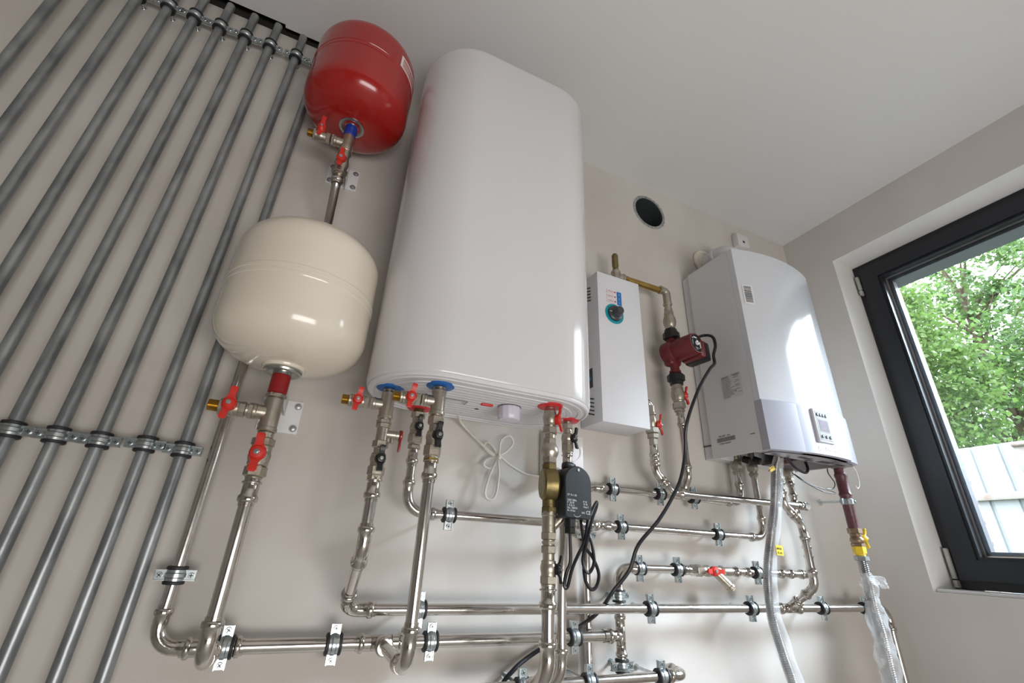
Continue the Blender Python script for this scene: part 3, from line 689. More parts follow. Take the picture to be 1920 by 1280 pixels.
text('CE', pc + pn * .0004 + pu * .020 + V((0, 0, -.044)), pu, (0, 0, 1), .0105, 'ink_white', fc)
text('EAC', pc + pn * .0004 + pu * .007 + V((0, 0, -.0435)), pu, (0, 0, 1), .0055, 'ink_white', fc)
mb = MB(); mb.tube([pc + pn * .0006 + pu * (.011 * math.cos(a) - .006) + V((0, 0, -.043 + .008 * math.sin(a))) for a in [PI * (1.15 + .7 * k / 8) for k in range(9)]], .0005, 6); build(mb, 'printed_arc', 'ink_white', fc)
# below the pump
fitting('nickel strainer body with slanted branch below the brass pump', o, DN, dz([('c', 1.178, 1.132, .0150), ('c', 1.178, 1.166, .0165), ('h', 1.136, 1.120, .0165), ('h', 1.118, 1.112, .0150), ('h', 1.110, 1.094, .0158), ('c', 1.135, 1.080, .0125)]), name='strainer_fitting',
        branch=(V((ax, ay, 1.140)), V((.72, -.15, .68)), [('c', .008, .040, .0105), ('h', .036, .044, .0115)]))
valve('black-handled ball valve below the strainer under the black pump box', V((ax, ay, 1.084)), DN,
      [('s', 0, .034, .0170), ('c', .002, .034, .0155), ('h', .030, .046, .0172), ('c', .045, .050, .0150)], .018, (.8, -.6, 0), (0, 0, 1), .026, .0105, 'black', .026)
run('thick steel riser below the brass pump bending back at the lower edge', [(ax, ay, 1.038), (ax, ay, .885), (ax - .02, -.16, .80)], .0128, .05,
    couplings=[((ax, ay, 1.036), DN, .012), ((ax, ay, 1.026), DN, .038)])
# --- connection E: right rear, red
ax, ay = .590, -.205; o = V((ax, ay, 0))
valve('black-handled ball valve under the right rear red washer beside the pump', V((.601, -.207, 1.409)), DN,
      [('t', 0, .008, .0115), ('h', .006, .022, .0140), ('c', .020, .036, .0115), ('s', .032, .058, .0160), ('c', .034, .062, .0148), ('h', .060, .080, .0155), ('c', .079, .084, .0135)], .046, (.55, -.83, 0), (.0, 0, 1), .027, .0105, 'black', .026)
run('steel riser right behind the pump riser bending at the lower edge', [(.600, -.207, 1.326), (.594, -.207, 1.22), (.584, -.207, 1.05), (.582, -.207, .865), (.555, -.13, .80)], .0105, [.3, .3, .04], plain=(0, 1),
    couplings=[((.600, -.207, 1.327), DN, .010), ((.600, -.207, 1.316), DN, .036)])

# ================================================================== long wall pipes, tees and clamps
run('lowest long horizontal steel pipe crossing the wall with the cream vessel riser teed into it', [(-.115, -.050, .905), (.822, -.050, .905)], .0132,
    couplings=[((WX, -.05, .905), (1, 0, 0), .03, 'tee', (0, -1, 0)), ((.229, -.05, .905), (1, 0, 0), .03, 'tee', (0, -1, 0)), ((.800, -.05, .905), (1, 0, 0), .03)])
run('vertical steel pipe with elbow on top leading to the red strainer valve', [(.856, -.050, .0), (.856, -.050, 1.066), (1.13, -.050, 1.066)], .0110, .036,
    couplings=[((.856, -.05, .905), (0, 0, 1), .03, 'tee', (-1, 0, 0))])
run('vertical steel pipe behind the black pump box joined to the top thin wall pipe', [(.771, -.024, .0), (.771, -.024, 1.277), (.95, -.045, 1.277), (1.395, -.045, 1.277), (1.395, -.045, 1.415)], .0105, [.03, .3, .04], plain=(1,))
run('short bottom horizontal steel pipe on long rods at the lower edge of the view', [(.40, -.100, .823), (1.020, -.100, .823), (1.020, -.03, .823)], .0112, .03)
run('steel pipe from the electric boiler bending right in front of the thin wall pipe', [(.955, -.090, 1.556), (.987, -.090, 1.556), (.987, -.090, 1.335), (1.045, -.090, 1.277), (1.630, -.090, 1.285)], .0108, [.022, .03, .03],
    plain=(0,), couplings=[((.987, -.09, 1.412), DN, .04), ((.987, -.09, 1.376), DN, .030), ((1.612, -.09, 1.2848), (1, 0, 0), .026)])
run('rightmost steel boiler leg, turning left into the strainer pipe', [(1.650, -.055, 1.41), (1.652, -.055, 1.27), (1.676, -.050, 1.16), (1.676, -.050, 1.066), (1.43, -.050, 1.066)], .0108, [.2, .2, .035], plain=(0, 1),
    couplings=[((1.652, -.055, 1.285), (0, 0, 1), .03, 'tee', (0, -1, 0)), ((1.650, -.055, 1.39), DN, .036), ((1.676, -.05, 1.175), DN, .034)])
run('double-bent steel boiler leg in front, slanting back onto the upper long pipe', [(1.430, -.173, 1.405), (1.430, -.173, 1.271), (1.497, -.173, 1.212), (1.497, -.173, 1.037), (1.497, -.077, .970)], .0108, [.035, .035, .035],
    couplings=[((1.430, -.173, 1.355), DN, .03)])
run('steel pump leg below the red pump elbowed back onto the thin wall pipe', [(1.116, -.090, 1.535), (1.116, -.090, 1.330), (1.122, -.048, 1.282)], .0108, .03,
    couplings=[((1.116, -.09, 1.525), DN, .034)])
# strainer valve on the pipe at z=1.066
vt = valve('red-handled strainer ball valve with slanted nickel filter on the right wall pipe', V((1.140, -.050, 1.066)), V((1, 0, 0)),
      [('h', .0, .030, .0155), ('c', .028, .10, .0140), ('s', .03, .075, .0165), ('h', .100, .115, .0150), ('c', .113, .15, .0125)], .060, (-.05, -1, 0), (1, 0, 0), .033, .0135, 'red_h', .028)
mb = MB().pieces(V((1.225, -.05, 1.062)), V((.66, -.25, -.66)).normalized(), [('c', 0, .055, .0125), ('c', .050, .060, .0140), ('h', .058, .068, .0085)]); build(mb, 'filter_cap', 'nickel', vt)
run('short steel pipe right of the red strainer valve', [(1.28, -.050, 1.066), (1.56, -.050, 1.066)], .0108, couplings=[((1.29, -.05, 1.066), (1, 0, 0), .034), ((1.345, -.05, 1.066), (1, 0, 0), .03), ((1.50, -.05, 1.066), (1, 0, 0), .03), ((1.545, -.05, 1.066), (1, 0, 0), .03)])
mb = MB(); 
fitting('press couplings left of the red strainer valve', V((1.075, -.05, 1.066)), V((1, 0, 0)), [('c', 0, .05, .0122), ('c', .018, .026, .0148), ('h', .045, .07, .0145), ('c', .032, .04, .0135)], name='coupling_fitting', m='press')
GC = 'clamps on the steel pipes'
for x, l in ((-.064, 'right beside the cream vessel riser tee'), (.133, 'between the two riser tees'), (.338, 'just right of the thick riser tee'), (.712, 'right of the two pump risers')):
    clamp(V((x, -.050, .905)), .0132, False, 'zinc clamp on the lowest long pipe %s' % l, GC)
for x, l in ((.297, 'left, half hidden by the thick riser'), (.941, 'below the red strainer pipe'), (1.653, 'right of the slanted tee'), (1.883, 'furthest right beside the wrapped gas hose'), (1.325, 'behind the clear wrapped hose')):
    clamp(V((x, -.075, .969)), .0117, False, 'zinc clamp on the upper long pipe, %s' % l, GC)
clamp(V((.338, -.098, 1.166)), .0105, False, 'zinc clamp on the pipe right of the thick riser under the heater cable', GC)
for x, l in ((.875, 'just right of the black pump box'), (1.255, 'left of the boiler leg elbow')):
    clamp(V((x, -.050, 1.172)), .0105, False, 'zinc clamp on the second wall pipe %s' % l, GC)
for x, l in ((.862, 'right of the black pump box'), (1.035, 'under the small electric boiler'), (1.175, 'under the red pump')):
    clamp(V((x, -.045 if x > .9 else -.035, 1.277)), .0105, False, 'zinc clamp on the top thin wall pipe %s' % l, GC)
for x, l, r in ((.932, 'beside the elbow', .011), (1.072, 'left of the red handle', .011), (1.405, 'right of the slanted filter', .0108)):
    clamp(V((x, -.050, 1.066)), r, False, 'zinc clamp on the strainer pipe %s' % l, GC)
clamp(V((.771, -.024, 1.145)), .0105, True, 'zinc clamp on the vertical pipe below the black pump box', GC)
clamp(V((.856, -.050, .997)), .0110, True, 'zinc clamp on the short vertical pipe just above the long pipe', GC)
clamp(V((.856, -.050, .838)), .0110, True, 'zinc clamp on the short vertical pipe near the lower edge', GC)
for x, l in ((.545, 'left under the pump risers'), (.722, 'below the vertical pipe'), (.940, 'near its elbow')):
    clamp(V((x, -.100, .823)), .0112, False, 'zinc clamp on the bottom pipe %s' % l, GC)

# ================================================================== small electric boiler box
bt = thing('electric_boiler', (.865, -.06, 1.456), 'narrow white box-shaped electric boiler with teal dial', 'boiler')
mb = MB(); mb.box(.776, .955, -.120, -.002, 1.456, 1.986, .0025, 2); build(mb, 'casing', 'box', bt)
mb = MB()
for k in range(5): mb.obox(V((.7755, -.062, 1.945 - k * .0125)), (V((1, 0, 0)), V((0, .94, .34)), V((0, -.34, .94))), (.002, .034, .0042))
for k in range(5): mb.obox(V((.7755, -.062, 1.540 - k * .0125)), (V((1, 0, 0)), V((0, .94, .34)), V((0, -.34, .94))), (.002, .034, .0042))
build(mb, 'vent_slots', 'ink', bt)
mb = MB(); mb.box(.7748, .777, -.075, -.045, 1.575, 1.640); cw = build(mb, 'side_window', 'ink', bt)
mb = MB(); mb.box(.7742, .775, -.068, -.050, 1.600, 1.612); build(mb, 'terminal', 'blue', cw)
dx_, dz_ = .840, 1.833
mb = MB(); mb.cyl(V((dx_, -.120, dz_)), (0, -1, 0), 0, .0025, .037, 40); build(mb, 'dial_ring', 'teal', bt, 'teal ring')
mb = MB(); mb.lathe(V((dx_, -.1215, dz_)), (0, -1, 0), [(0, .0285), (.008, .0275), (.011, .024), (.012, .0165), (.032, .0145), (.034, .013)], 32)
kb = build(mb, 'dial_knob', 'knob', bt); mb = MB(); mb.box(dx_ - .026, dx_ - .018, -.1335, -.131, dz_ - .0008, dz_ + .0008); build(mb, 'pointer', 'ink_white', kb)
for k in range(3):
    z = 1.917 - k * .0185
    mb = MB(); mb.box(.812, .850, -.1225, -.119, z - .0068, z + .0068, .001); lp = build(mb, 'switch_lamp', 'pink', bt)
    mb = MB(); mb.cyl(V((.8445, -.1225, z)), (0, -1, 0), 0, .001, .003, 12); build(mb, 'lamp_dot', 'red_dark', lp)
    mb = MB(); mb.box(.816, .838, -.1229, -.1224, z - .0032, z - .0017); mb.box(.816, .838, -.1229, -.1224, z + .001, z + .0025); build(mb, 'printed_lines', 'ink_grey', lp)
mb = MB(); mb.box(.8545, .873, -.1212, -.119, 1.872, 1.924); bp_ = build(mb, 'blue_strip', 'blue', bt, 'blue printed strip')
for k, s in enumerate(('3', '2', '1')): text(s, V((.8637, -.1214, 1.911 - k * .0165)), (1, 0, 0), (0, 0, 1), .0075, 'ink_white', bp_, align='CENTER')

# brass line over the electric boiler to the pump
fitting('nickel tee on top of the small electric boiler', V((.884, -.085, 1.984)), V((0, 0, 1)), [('c', 0, .050, .0150), ('c', .044, .054, .0170), ('h', .052, .060, .0125)], branch=(V((.884, -.085, 2.018)), V((1, 0, 0)), [('c', .008, .032, .0140), ('c', .026, .036, .0160)]))
fitting('brass automatic air vent standing on the tee above the electric boiler', V((.884, -.085, 2.042)), V((0, 0, 1)), [('h', 0, .008, .0105), ('c', .007, .018, .0100), ('c', .017, .066, .0118), ('c', .064, .072, .0085)], name='air_vent', cat='air vent', m='brass_dull')
mb = MB(); mb.cyl(V((.918, -.085, 2.018)), (1, 0, 0), 0, .18, .0118); mb.hexa(V((.918, -.085, 2.018)), (1, 0, 0), 0, .018, .0125); tag(build(mb, 'brass_pipe', 'brass', base=V((.918, -.085, 2.018))), 'polished brass pipe from the electric boiler to the pump elbow', 'pipe')
ex = 1.115; ey = -.088
mb = MB(); pth, arcs = fillet([(1.086, ey, 2.018), (ex, ey, 2.018), (ex, ey, 1.955)], .024); mb.tube(pth, .0145, 18); mb.cyl(V((1.082, ey, 2.018)), (1, 0, 0), 0, .010, .0165); mb.cyl(V((ex, ey, 1.958)), (0, 0, 1), 0, .010, .0165)
mb.pieces(V((ex, ey, 0)), DN, dz([('c', 1.958, 1.925, .0125), ('c', 1.945, 1.930, .0150)]))
tag(build(mb, 'elbow_fitting', 'nickel', base=V((ex, ey, 1.96)), smooth=40), 'nickel elbow at the end of the polished brass pipe', 'fitting')
fitting('bulging nickel check valve above the red pump', V((ex, ey, 0)), DN, dz([('h', 1.930, 1.912, .0165), ('s', 1.915, 1.862, .0235), ('h', 1.872, 1.856, .0170), ('c', 1.860, 1.840, .0140)]), name='check_valve', cat='valve')
pp = thing('circulation_pump', (ex, ey, 1.76), 'dark red cast circulation pump with black speed dial left of the boiler', 'pump')
for za, zb_ in ((1.856, 1.812), (1.640, 1.680)):
    mb = MB(); s = -1 if za > zb_ else 1
    mb.lathe(V((ex, ey, za)), (0, 0, s), [(0, .017), (0, .0215), (.012, .0225), (.016, .0295), (.036, .0300), (.040, .026), (.040, .018)], 8); build(mb, 'union_nut', 'black', pp)
mb = MB(); mb.pieces(V((ex, ey, 0)), DN, dz([('c', 1.818, 1.790, .0165), ('c', 1.810, 1.803, .0205), ('c', 1.720, 1.676, .0155), ('c', 1.694, 1.686, .0200)]))
pd = V((.17, -.97, .04)).normalized(); pcc = V((ex, ey + .01, 1.765))
mb.lathe(pcc - pd * .022, pd, [(0, .034), (.004, .042), (.040, .044), (.046, .040)], 32)
mb.obox(V((ex, ey + .008, 1.755)), (V((1, 0, 0)), V((0, 1, 0)), V((0, 0, 1))), (.055, .04, .085), .012, 3)
build(mb, 'pump_body', 'pump_red', pp, smooth=40)
mb = MB(); mb.lathe(pcc, pd, [(.022, .040), (.03, .0395), (.101, .0385), (.107, .036), (.107, .033), (.104, .033)], 40); mh = build(mb, 'motor', 'pump_red', pp, smooth=35)
mb = MB(); mb.cyl(pcc, pd, .102, .1055, .0322, 36); fcx = build(mb, 'nameplate', 'plate', mh, 'round black nameplate')
pu2 = V((pd.y * -1, pd.x, 0)).normalized(); pu2 = pu2 if pu2.x > 0 else -pu2; pw = pd.cross(pu2) * -1
pw = pw if pw.z > 0 else -pw
mb = MB(); mb.cyl(pcc, pd, .104, .111, .0085, 20); scr = build(mb, 'speed_screw', 'paper', fcx)
mb = MB(); mb.obox(pcc + pd * .1112, (pu2 * .7 + pw * .7, pd, pw * .7 - pu2 * .7), (.012, .001, .0018)); build(mb, 'slot', 'ink', scr)
mb = MB()
for (a, b, w_, h_) in ((-.004, .021, .018, .005), (-.019, .016, .005, .004), (.019, -.003, .005, .022), (.004, .0125, .003, .004)): mb.obox(pcc + pd * .1057 + pu2 * a + pw * b, (pu2, pd, pw), (w_, .0006, h_))
build(mb, 'white_print', 'ink_white', fcx)
mb = MB()
for (a, b, w_, h_) in ((-.002, -.018, .016, .004), (-.003, -.0235, .012, .003), (-.021, 0, .004, .018), (.012, -.018, .006, .003)): mb.obox(pcc + pd * .1057 + pu2 * a + pw * b, (pu2, pd, pw), (w_, .0006, h_))
build(mb, 'grey_print', 'ink_grey', fcx)
mb = MB(); mb.obox(pcc + pd * .066 + pu2 * .036 - pw * .010, (pu2, pd, pw), (.040, .080, .066), .006, 2); tb_ = build(mb, 'red_collar', 'pump_red', pp)
mb = MB(); mb.obox(pcc + pd * .064 + pu2 * .056 - pw * .012, (pu2, pd, pw), (.040, .084, .070), .008, 2); mb.cyl(pcc + pd * .068 + pu2 * .052 + pw * .022, pw, 0, .012, .008); build(mb, 'terminal_box', 'black_box', pp)
o = V((ex, ey, 0))
valve('red-handled ball valve below the red pump', V((ex, ey, 1.645)), DN, [('c', 0, .014, .0180), ('c', .012, .018, .0200), ('s', .012, .068, .0225), ('c', .018, .064, .0190), ('h', .066, .090, .0205), ('h', .090, .100, .0165), ('c', .099, .112, .0130)], .040, (.90, -.42, 0), (0, 0, 1), .032, .013, 'red_h', .032)
valve('red-handled ball valve right beside the electric boiler bottom', V((.987, -.090, 1.545)), DN, [('c', 0, .03, .0140), ('c', .024, .032, .0165), ('s', .03, .075, .0165), ('h', .072, .092, .0195), ('h', .092, .108, .0165), ('h', .108, .130, .0120)], .062, (.85, -.52, 0), (0, 0, 1), .034, .0125, 'red_h', .030)

# ================================================================== gas boiler
GX0, GX1, GZ0, GZ1, GYF = 1.290, 1.712, 1.418, 2.172, -.262
gb = thing('gas_boiler', ((GX0 + GX1) / 2, -.13, GZ0), 'large white wall-hung gas boiler with curved glossy front and silver control panel', 'boiler')
mb = MB(); mb.box(GX0 + .008, GX1 - .008, -.050, -.002, GZ0, GZ1 - .0, .002, 1); build(mb, 'back_frame', 'boiler', gb)
mb = MB(); mb.box(GX0, GX0 + .003, -.240, -.042, GZ0 - .004, GZ1, .001, 1); mb.box(GX1 - .003, GX1, -.240, -.042, GZ0 - .004, GZ1, .001, 1); mb.box(GX0, GX1, -.240, -.042, GZ1 - .003, GZ1, .001, 1)
cs = build(mb, 'side_casing', 'boiler', gb)
def front_curve(x0, x1, yedge, bulge, z, n=24):
    return [V((x0 + (x1 - x0) * k / n, yedge - bulge * (1 - (2 * k / n - 1) ** 2), z)) for k in range(n + 1)]
def bowed(mb, x0, x1, yb, yedge, bulge, z0, z1, bev=.004, n=24):
    rings = []
    for z, ins in ((z0, bev), (z0 + bev, 0), (z1 - bev, 0), (z1, bev)):
        f = front_curve(x0 + ins, x1 - ins, yedge + ins, bulge, z, n)
        rings.append(f + [V((x1 - ins, yb, z)), V((x0 + ins, yb, z))])
    mb.rings(rings); return mb
mb = bowed(MB(), GX0, GX1, -.241, GYF, .034, 1.570, GZ1); build(mb, 'front_cover', 'gloss', gb, smooth=30)
mb = bowed(MB(), GX0 - .001, GX1 + .004, -.241, GYF - .004, .034, GZ0 - .006, 1.576, .003); cp = build(mb, 'control_panel', 'silver', gb, 'silver lower control panel', smooth=30)
def fy(x):  # front of the control panel at x
    k = (x - (GX0 - .001)) / (GX1 + .005 - GX0); return GYF - .004 - .034 * (1 - (2 * k - 1) ** 2)
mb = bowed(MB(), 1.405, 1.640, -.25, GYF - .0305, .0115, GZ0 - .006, 1.5755, .004); cd = build(mb, 'centre_panel', 'silver', cp, 'raised middle of the panel', smooth=30)
gy = GYF - .0425
mb = MB(); mb.box(1.468, 1.546, gy - .005, gy + .008, 1.452, 1.564, .0045, 3); dp = build(mb, 'display_frame', 'gloss', cp, 'white rounded display frame')
mb = MB(); mb.box(1.477, 1.537, gy - .0058, gy - .004, 1.460, 1.556, .0008, 1); build(mb, 'display_recess', 'recess', cp)
mb = MB(); mb.box(1.487, 1.528, gy - .0068, gy - .005, 1.490, 1.526); build(mb, 'screen', 'screen', cp, 'pinkish grey display')
mb = MB(); mb.box(1.484, 1.531, gy - .0064, gy - .005, 1.487, 1.530); build(mb, 'screen_bezel', 'ink_grey', cp)
for k in range(4):
    mb = MB(); mb.cyl(V((1.486 + k * .0138, gy - .0055, 1.544)), (0, -1, 0), 0, .003, .0052, 14); build(mb, 'button', 'knob', cp)
for k in range(3):
    mb = MB(); mb.cyl(V((1.488 + k * .019, gy - .0055, 1.472)), (0, -1, 0), 0, .003, .0052, 14); build(mb, 'button', 'knob', cp)
text('De Dietrich', V((1.470, gy - .0012, 1.428)), (1, 0, 0), (0, 0, 1), .020, 'paper', cp)
mb = MB(); mb.box(GX0 + .004, GX0 + .0055, -.246, -.2405, GZ0, GZ1 - .002); build(mb, 'door_seam', 'ink', gb)
# stickers: front barcode, side labels
def fyf(x): k = (x - GX0) / (GX1 - GX0); return GYF - .034 * (1 - (2 * k - 1) ** 2)
mb = MB()
for k in range(4):
    xa, xb = 1.303 + .0095 * k, 1.303 + .0095 * (k + 1); mb.face([V((xa, fyf(xa) - .0012, 1.930)), V((xb, fyf(xb) - .0012, 1.930)), V((xb, fyf(xb) - .0012, 2.010)), V((xa, fyf(xa) - .0012, 2.010))])
fs = build(mb, 'sticker', 'paper', gb, 'white barcode sticker on the front')
mb = MB(); z = 1.938
while z < 2.002:
    h = random.choice((.0012, .0022, .0034)); xa, xb = 1.308, 1.336
    mb.face([V((xa, fyf(xa) - .0018, z)), V((xb, fyf(xb) - .0018, z)), V((xb, fyf(xb) - .0018, z + h)), V((xa, fyf(xa) - .0018, z + h))]); z += h + random.choice((.0012, .002))
build(mb, 'barcode', 'ink', fs)
sx = GX0 - .0006
mb = MB(); mb.face([V((sx, -.124, 1.606)), V((sx, -.208, 1.606)), V((sx, -.208, 1.692)), V((sx, -.124, 1.692))]); ds = build(mb, 'data_plate', mat('data_label', (.54, .535, .54), .5, color2=(.56, .555, .56), scale=10), gb, 'pale data sticker on the side')
mb = MB()
for k in range(15):
    z = 1.684 - k * .0052; L = random.uniform(.028, .044)
    if k == 0: mb.box(sx - .0006, sx - .0001, -.128 - .030, -.128, z - .001, z + .003); mb.box(sx - .0006, sx - .0001, -.204, -.172, z - .001, z + .003)
    else:
        n0 = -.128
        while n0 > -.128 - L: w_ = random.uniform(.002, .007); mb.box(sx - .0006, sx - .0001, n0 - w_, n0, z, z + .0022); n0 -= w_ + .0014
        if k in (1, 2, 4, 5, 7, 8, 10): mb.box(sx - .0006, sx - .0001, -.200, -.180 - random.uniform(-.004, .004), z, z + .0018)
mb.box(sx - .0006, sx - .0001, -.182, -.176, 1.624, 1.631); mb.box(sx - .0006, sx - .0001, -.206, -.186, 1.6205, 1.6218)
build(mb, 'printed_lines', 'ink_grey', ds)
mb = MB(); y = -.072
while y > -.146:
    w_ = random.choice((.0007, .0012, .002)); mb.box(sx - .0006, sx - .0001, y - w_, y, 1.466, 1.480); y -= w_ + random.choice((.0007, .0011))
build(mb, 'barcode', 'ink_grey', gb)
text('MR 24FF   +H3', V((sx - .0001, -.080, 1.483)), (0, -1, 0), (0, 0, 1), .0078, 'ink_grey', gb)
text('1307004  00245678', V((sx - .0001, -.080, 1.458)), (0, -1, 0), (0, 0, 1), .0058, 'ink_grey', gb)
text('1307004', V((sx - .0001, -.204, 1.470)), (0, -1, 0), (0, 0, 1), .0055, 'ink_grey', gb)
# underside
mb = MB(); mb.box(GX0 + .004, GX1 - .004, -.238, -.004, GZ0 + .045, GZ0 + .049); mb.box(1.51, GX1 - .006, -.232, -.06, GZ0 - .002, GZ0 + .002); build(mb, 'bottom_plate', 'plum', gb)
mb = MB(); mb.box(GX0 + .006, 1.46, -.232, -.10, GZ0 + .030, GZ0 + .034); build(mb, 'inner_panel', 'boiler', gb)
mb = bowed(MB(), GX0 + .020, GX1 - .004, -.226, GYF + .006, .030, GZ0 - .010, GZ0 - .007, .001); us = build(mb, 'front_lip', 'greymetal', gb)
mb = MB()
for x0, x1, y0, y1 in ((1.43, 1.49, -.262, -.250), (1.54, 1.60, -.258, -.236), (1.49, 1.52, -.242, -.234), (1.63, 1.67, -.252, -.240)): mb.box(x0, x1, y0, y1, GZ0 - .0108, GZ0 - .0098)
build(mb, 'slots', 'ink', us)
for x, y in ((1.395, -.045), (1.470, -.050), (1.650, -.055)):
    mb = MB(); mb.pieces(V((x, y, 0)), DN, dz([('c', 1.462, 1.420, .013), ('h', 1.425, 1.392, .0165), ('h', 1.385, 1.378, .0145), ('c', 1.395, 1.372, .0130)])); build(mb, 'connection_nut', 'nickel', gb)
for x, y in ((1.418, -.07), (1.452, -.085)):
    mb = MB(); mb.cyl(V((x, y, 1.424)), (.4, -.8, -.4), -.01, .014, .0125, 16); build(mb, 'tap_knob', 'black', gb)
mb = MB(); mb.pieces(V((1.500, -.165, 0)), DN, dz([('c', 1.462, 1.445, .020), ('c', 1.448, 1.405, .0105), ('c', 1.425, 1.418, .0130)])); mb.cyl(V((1.545, -.15, 1.462)), DN, 0, .040, .022); build(mb, 'drain_connection', 'cap_brown', gb)
mb = MB(); mb.tube(spline([(1.40, -.215, 1.455), (1.405, -.225, 1.425), (1.44, -.225, 1.385), (1.50, -.215, 1.372), (1.545, -.20, 1.385), (1.56, -.19, 1.41), (1.555, -.18, 1.455)]), .0045, 10); build(mb, 'cable_loop', 'cable_b', gb, 'black cable loop below the casing')
# flue on top and rosette
fl = thing('flue_elbow', (1.50, -.14, GZ1), 'white flue elbow from the boiler top into the wall', 'flue')
mb = MB(); pth, _ = fillet([(1.47, -.125, GZ1 - .004), (1.47, -.125, 2.305), (1.47, -.006, 2.305)], .055, 10); mb.tube(pth, .045, 28); mb.cyl(V((1.47, -.07, 2.305)), (0, 1, 0), 0, .016, .050, 28); mb.cyl(V((1.47, -.125, GZ1)), (0, 0, 1), 0, .014, .056, 28); build(mb, 'elbow_tube', 'lid', fl, smooth=40)
mb = MB(); mb.lathe(V((1.452, -.0005, 2.312)), (0, -1, 0), [(0, .064), (.004, .066), (.010, .062), (.012, .050), (.010, .046)], 36); build(mb, 'wall_rosette', 'cream', fl, 'cream rubber wall ring')
mb = MB(); mb.box(1.668, 1.745, -.034, -.001, 2.475, 2.548, .004, 2); jb = tag(build(mb, 'junction_box', 'socket', base=V((1.70, 0, 2.50))), 'small white outlet box on the wall above the boiler', 'outlet box')
mb = MB(); mb.box(1.700, 1.712, -.0352, -.033, 2.496, 2.508); build(mb, 'outlet_hole', 'ink', jb)

# ================================================================== flue hole in the back wall
mb = MB(); mb.lathe(V((HX, 0, HZ)), (0, 1, 0), [(-.001, HR + .010), (-.002, HR + .006), (-.001, HR - .003), (.05, HR - .004), (.05, HR - .001)], 44, cap=False)
fs_ = thing('flue_sleeve', (HX, 0, HZ), 'round open duct hole in the wall with crimped tin rim', 'duct')
build(mb, 'tin_rim', 'tin', fs_)
mb = MB()
for k in range(22):
    a = 2 * PI * k / 22 + random.uniform(-.05, .05); rr = HR + random.uniform(.001, .008)
    mb.obox(V((HX + math.cos(a) * rr, -.0022, HZ + math.sin(a) * rr)), (V((math.cos(a), 0, math.sin(a))), V((0, 1, 0)), V((-math.sin(a), 0, math.cos(a)))), (random.uniform(.006, .012), .0012, .0016))
build(mb, 'rim_cuts', 'ink_grey', fs_)
mb = MB(); mb.lathe(V((HX, .004, HZ)), (0, 1, 0), [(0, HR - .004), (.25, HR - .004), (.25, .0001)], 44, cap=False); build(mb, 'duct_tube', 'flue_in', fs_)

# ================================================================== gas line on the right
gx, gyy = 1.697, -.212
gp = thing('gas_pipe', (gx, gyy, 1.42), 'maroon painted gas pipe hanging under the right end of the gas boiler', 'pipe')
mb = MB(); pts = [(0, .0165), (.022, .0165), (.026, .0195), (.034, .0195), (.040, .0175), (.050, .0180), (.085, .0170), (.090, .0190), (.096, .0190), (.100, .0165), (.20, .0160), (.208, .0160)]
mb.lathe(V((gx, gyy, 1.412)), DN, pts, 22); build(mb, 'painted_tube', 'maroon', gp)
mb = MB(); mb.hexa(V((gx, gyy, 1.424)), DN, 0, .018, .0215); build(mb, 'top_nut', 'tin', gp)
gc = thing('pipe_clamp', (gx, gyy, 1.297), 'plain zinc clamp on a long rod holding the maroon gas pipe', 'pipe clamp')
mb = MB(); mb.cyl(V((gx, gyy, 1.306)), DN, 0, .020, .0195, 24); mb.box(gx - .032, gx - .017, gyy - .004, gyy + .004, 1.286, 1.306, .001, 1); mb.cyl(V((gx + .010, gyy - .017, 1.296)), (.4, -.9, 0), 0, .004, .005, 12); build(mb, 'ring', 'zinc', gc)
mb = MB(); mb.tube([(gx - .015, gyy + .012, 1.297), (1.885, -.001, 1.322)], .0042, 10); mb.cyl(V((1.885, -.001, 1.322)), (0, 1, 0), -.002, .0005, .012, 12); build(mb, 'threaded_rod', 'zinc', gc)
valve('brown brass gas valve with yellow handle under the maroon pipe', V((gx, gyy, 1.214)), DN, [('h', 0, .018, .0190), ('c', .016, .028, .0165), ('s', .024, .050, .0195), ('c', .028, .044, .0180), ('h', .046, .056, .0180)], .030, (.92, -.38, 0), (.05, .0, 1), .030, .0100, 'yellow', .034, body='gas_brass')
mb = MB(); mb.pieces(V((gx, gyy, 0)), DN, dz([('h', 1.160, 1.136, .0175), ('c', 1.140, 1.128, .0140)])); tag(build(mb, 'yellow_coupling', 'yellow', base=V((gx, gyy, 1.16))), 'yellow gas coupling under the yellow-handled valve', 'fitting')
gh = thing('gas_hose', (gx, gyy, 1.128), 'corrugated steel gas hose half wrapped in milky film on the right', 'hose')
mb = MB(); mb.hexa(V((gx, gyy, 1.131)), DN, 0, .015, .0195); build(mb, 'nut', 'tin', gh)
hp = spline([(gx, gyy, 1.116), (gx, gyy, 1.05), (gx - .004, gyy, .98), (gx + .002, gyy, .90), (gx - .002, gyy, .80), (gx - .004, gyy, .55)], 24)
def resample(pts, step):
    out = [pts[0]]; acc = 0
    for a, b in zip(pts, pts[1:]):
        L = (b - a).length; t = step - acc
        while t < L: out.append(a + (b - a) * (t / L)); t += step
        acc = (acc + L) % step
    return out
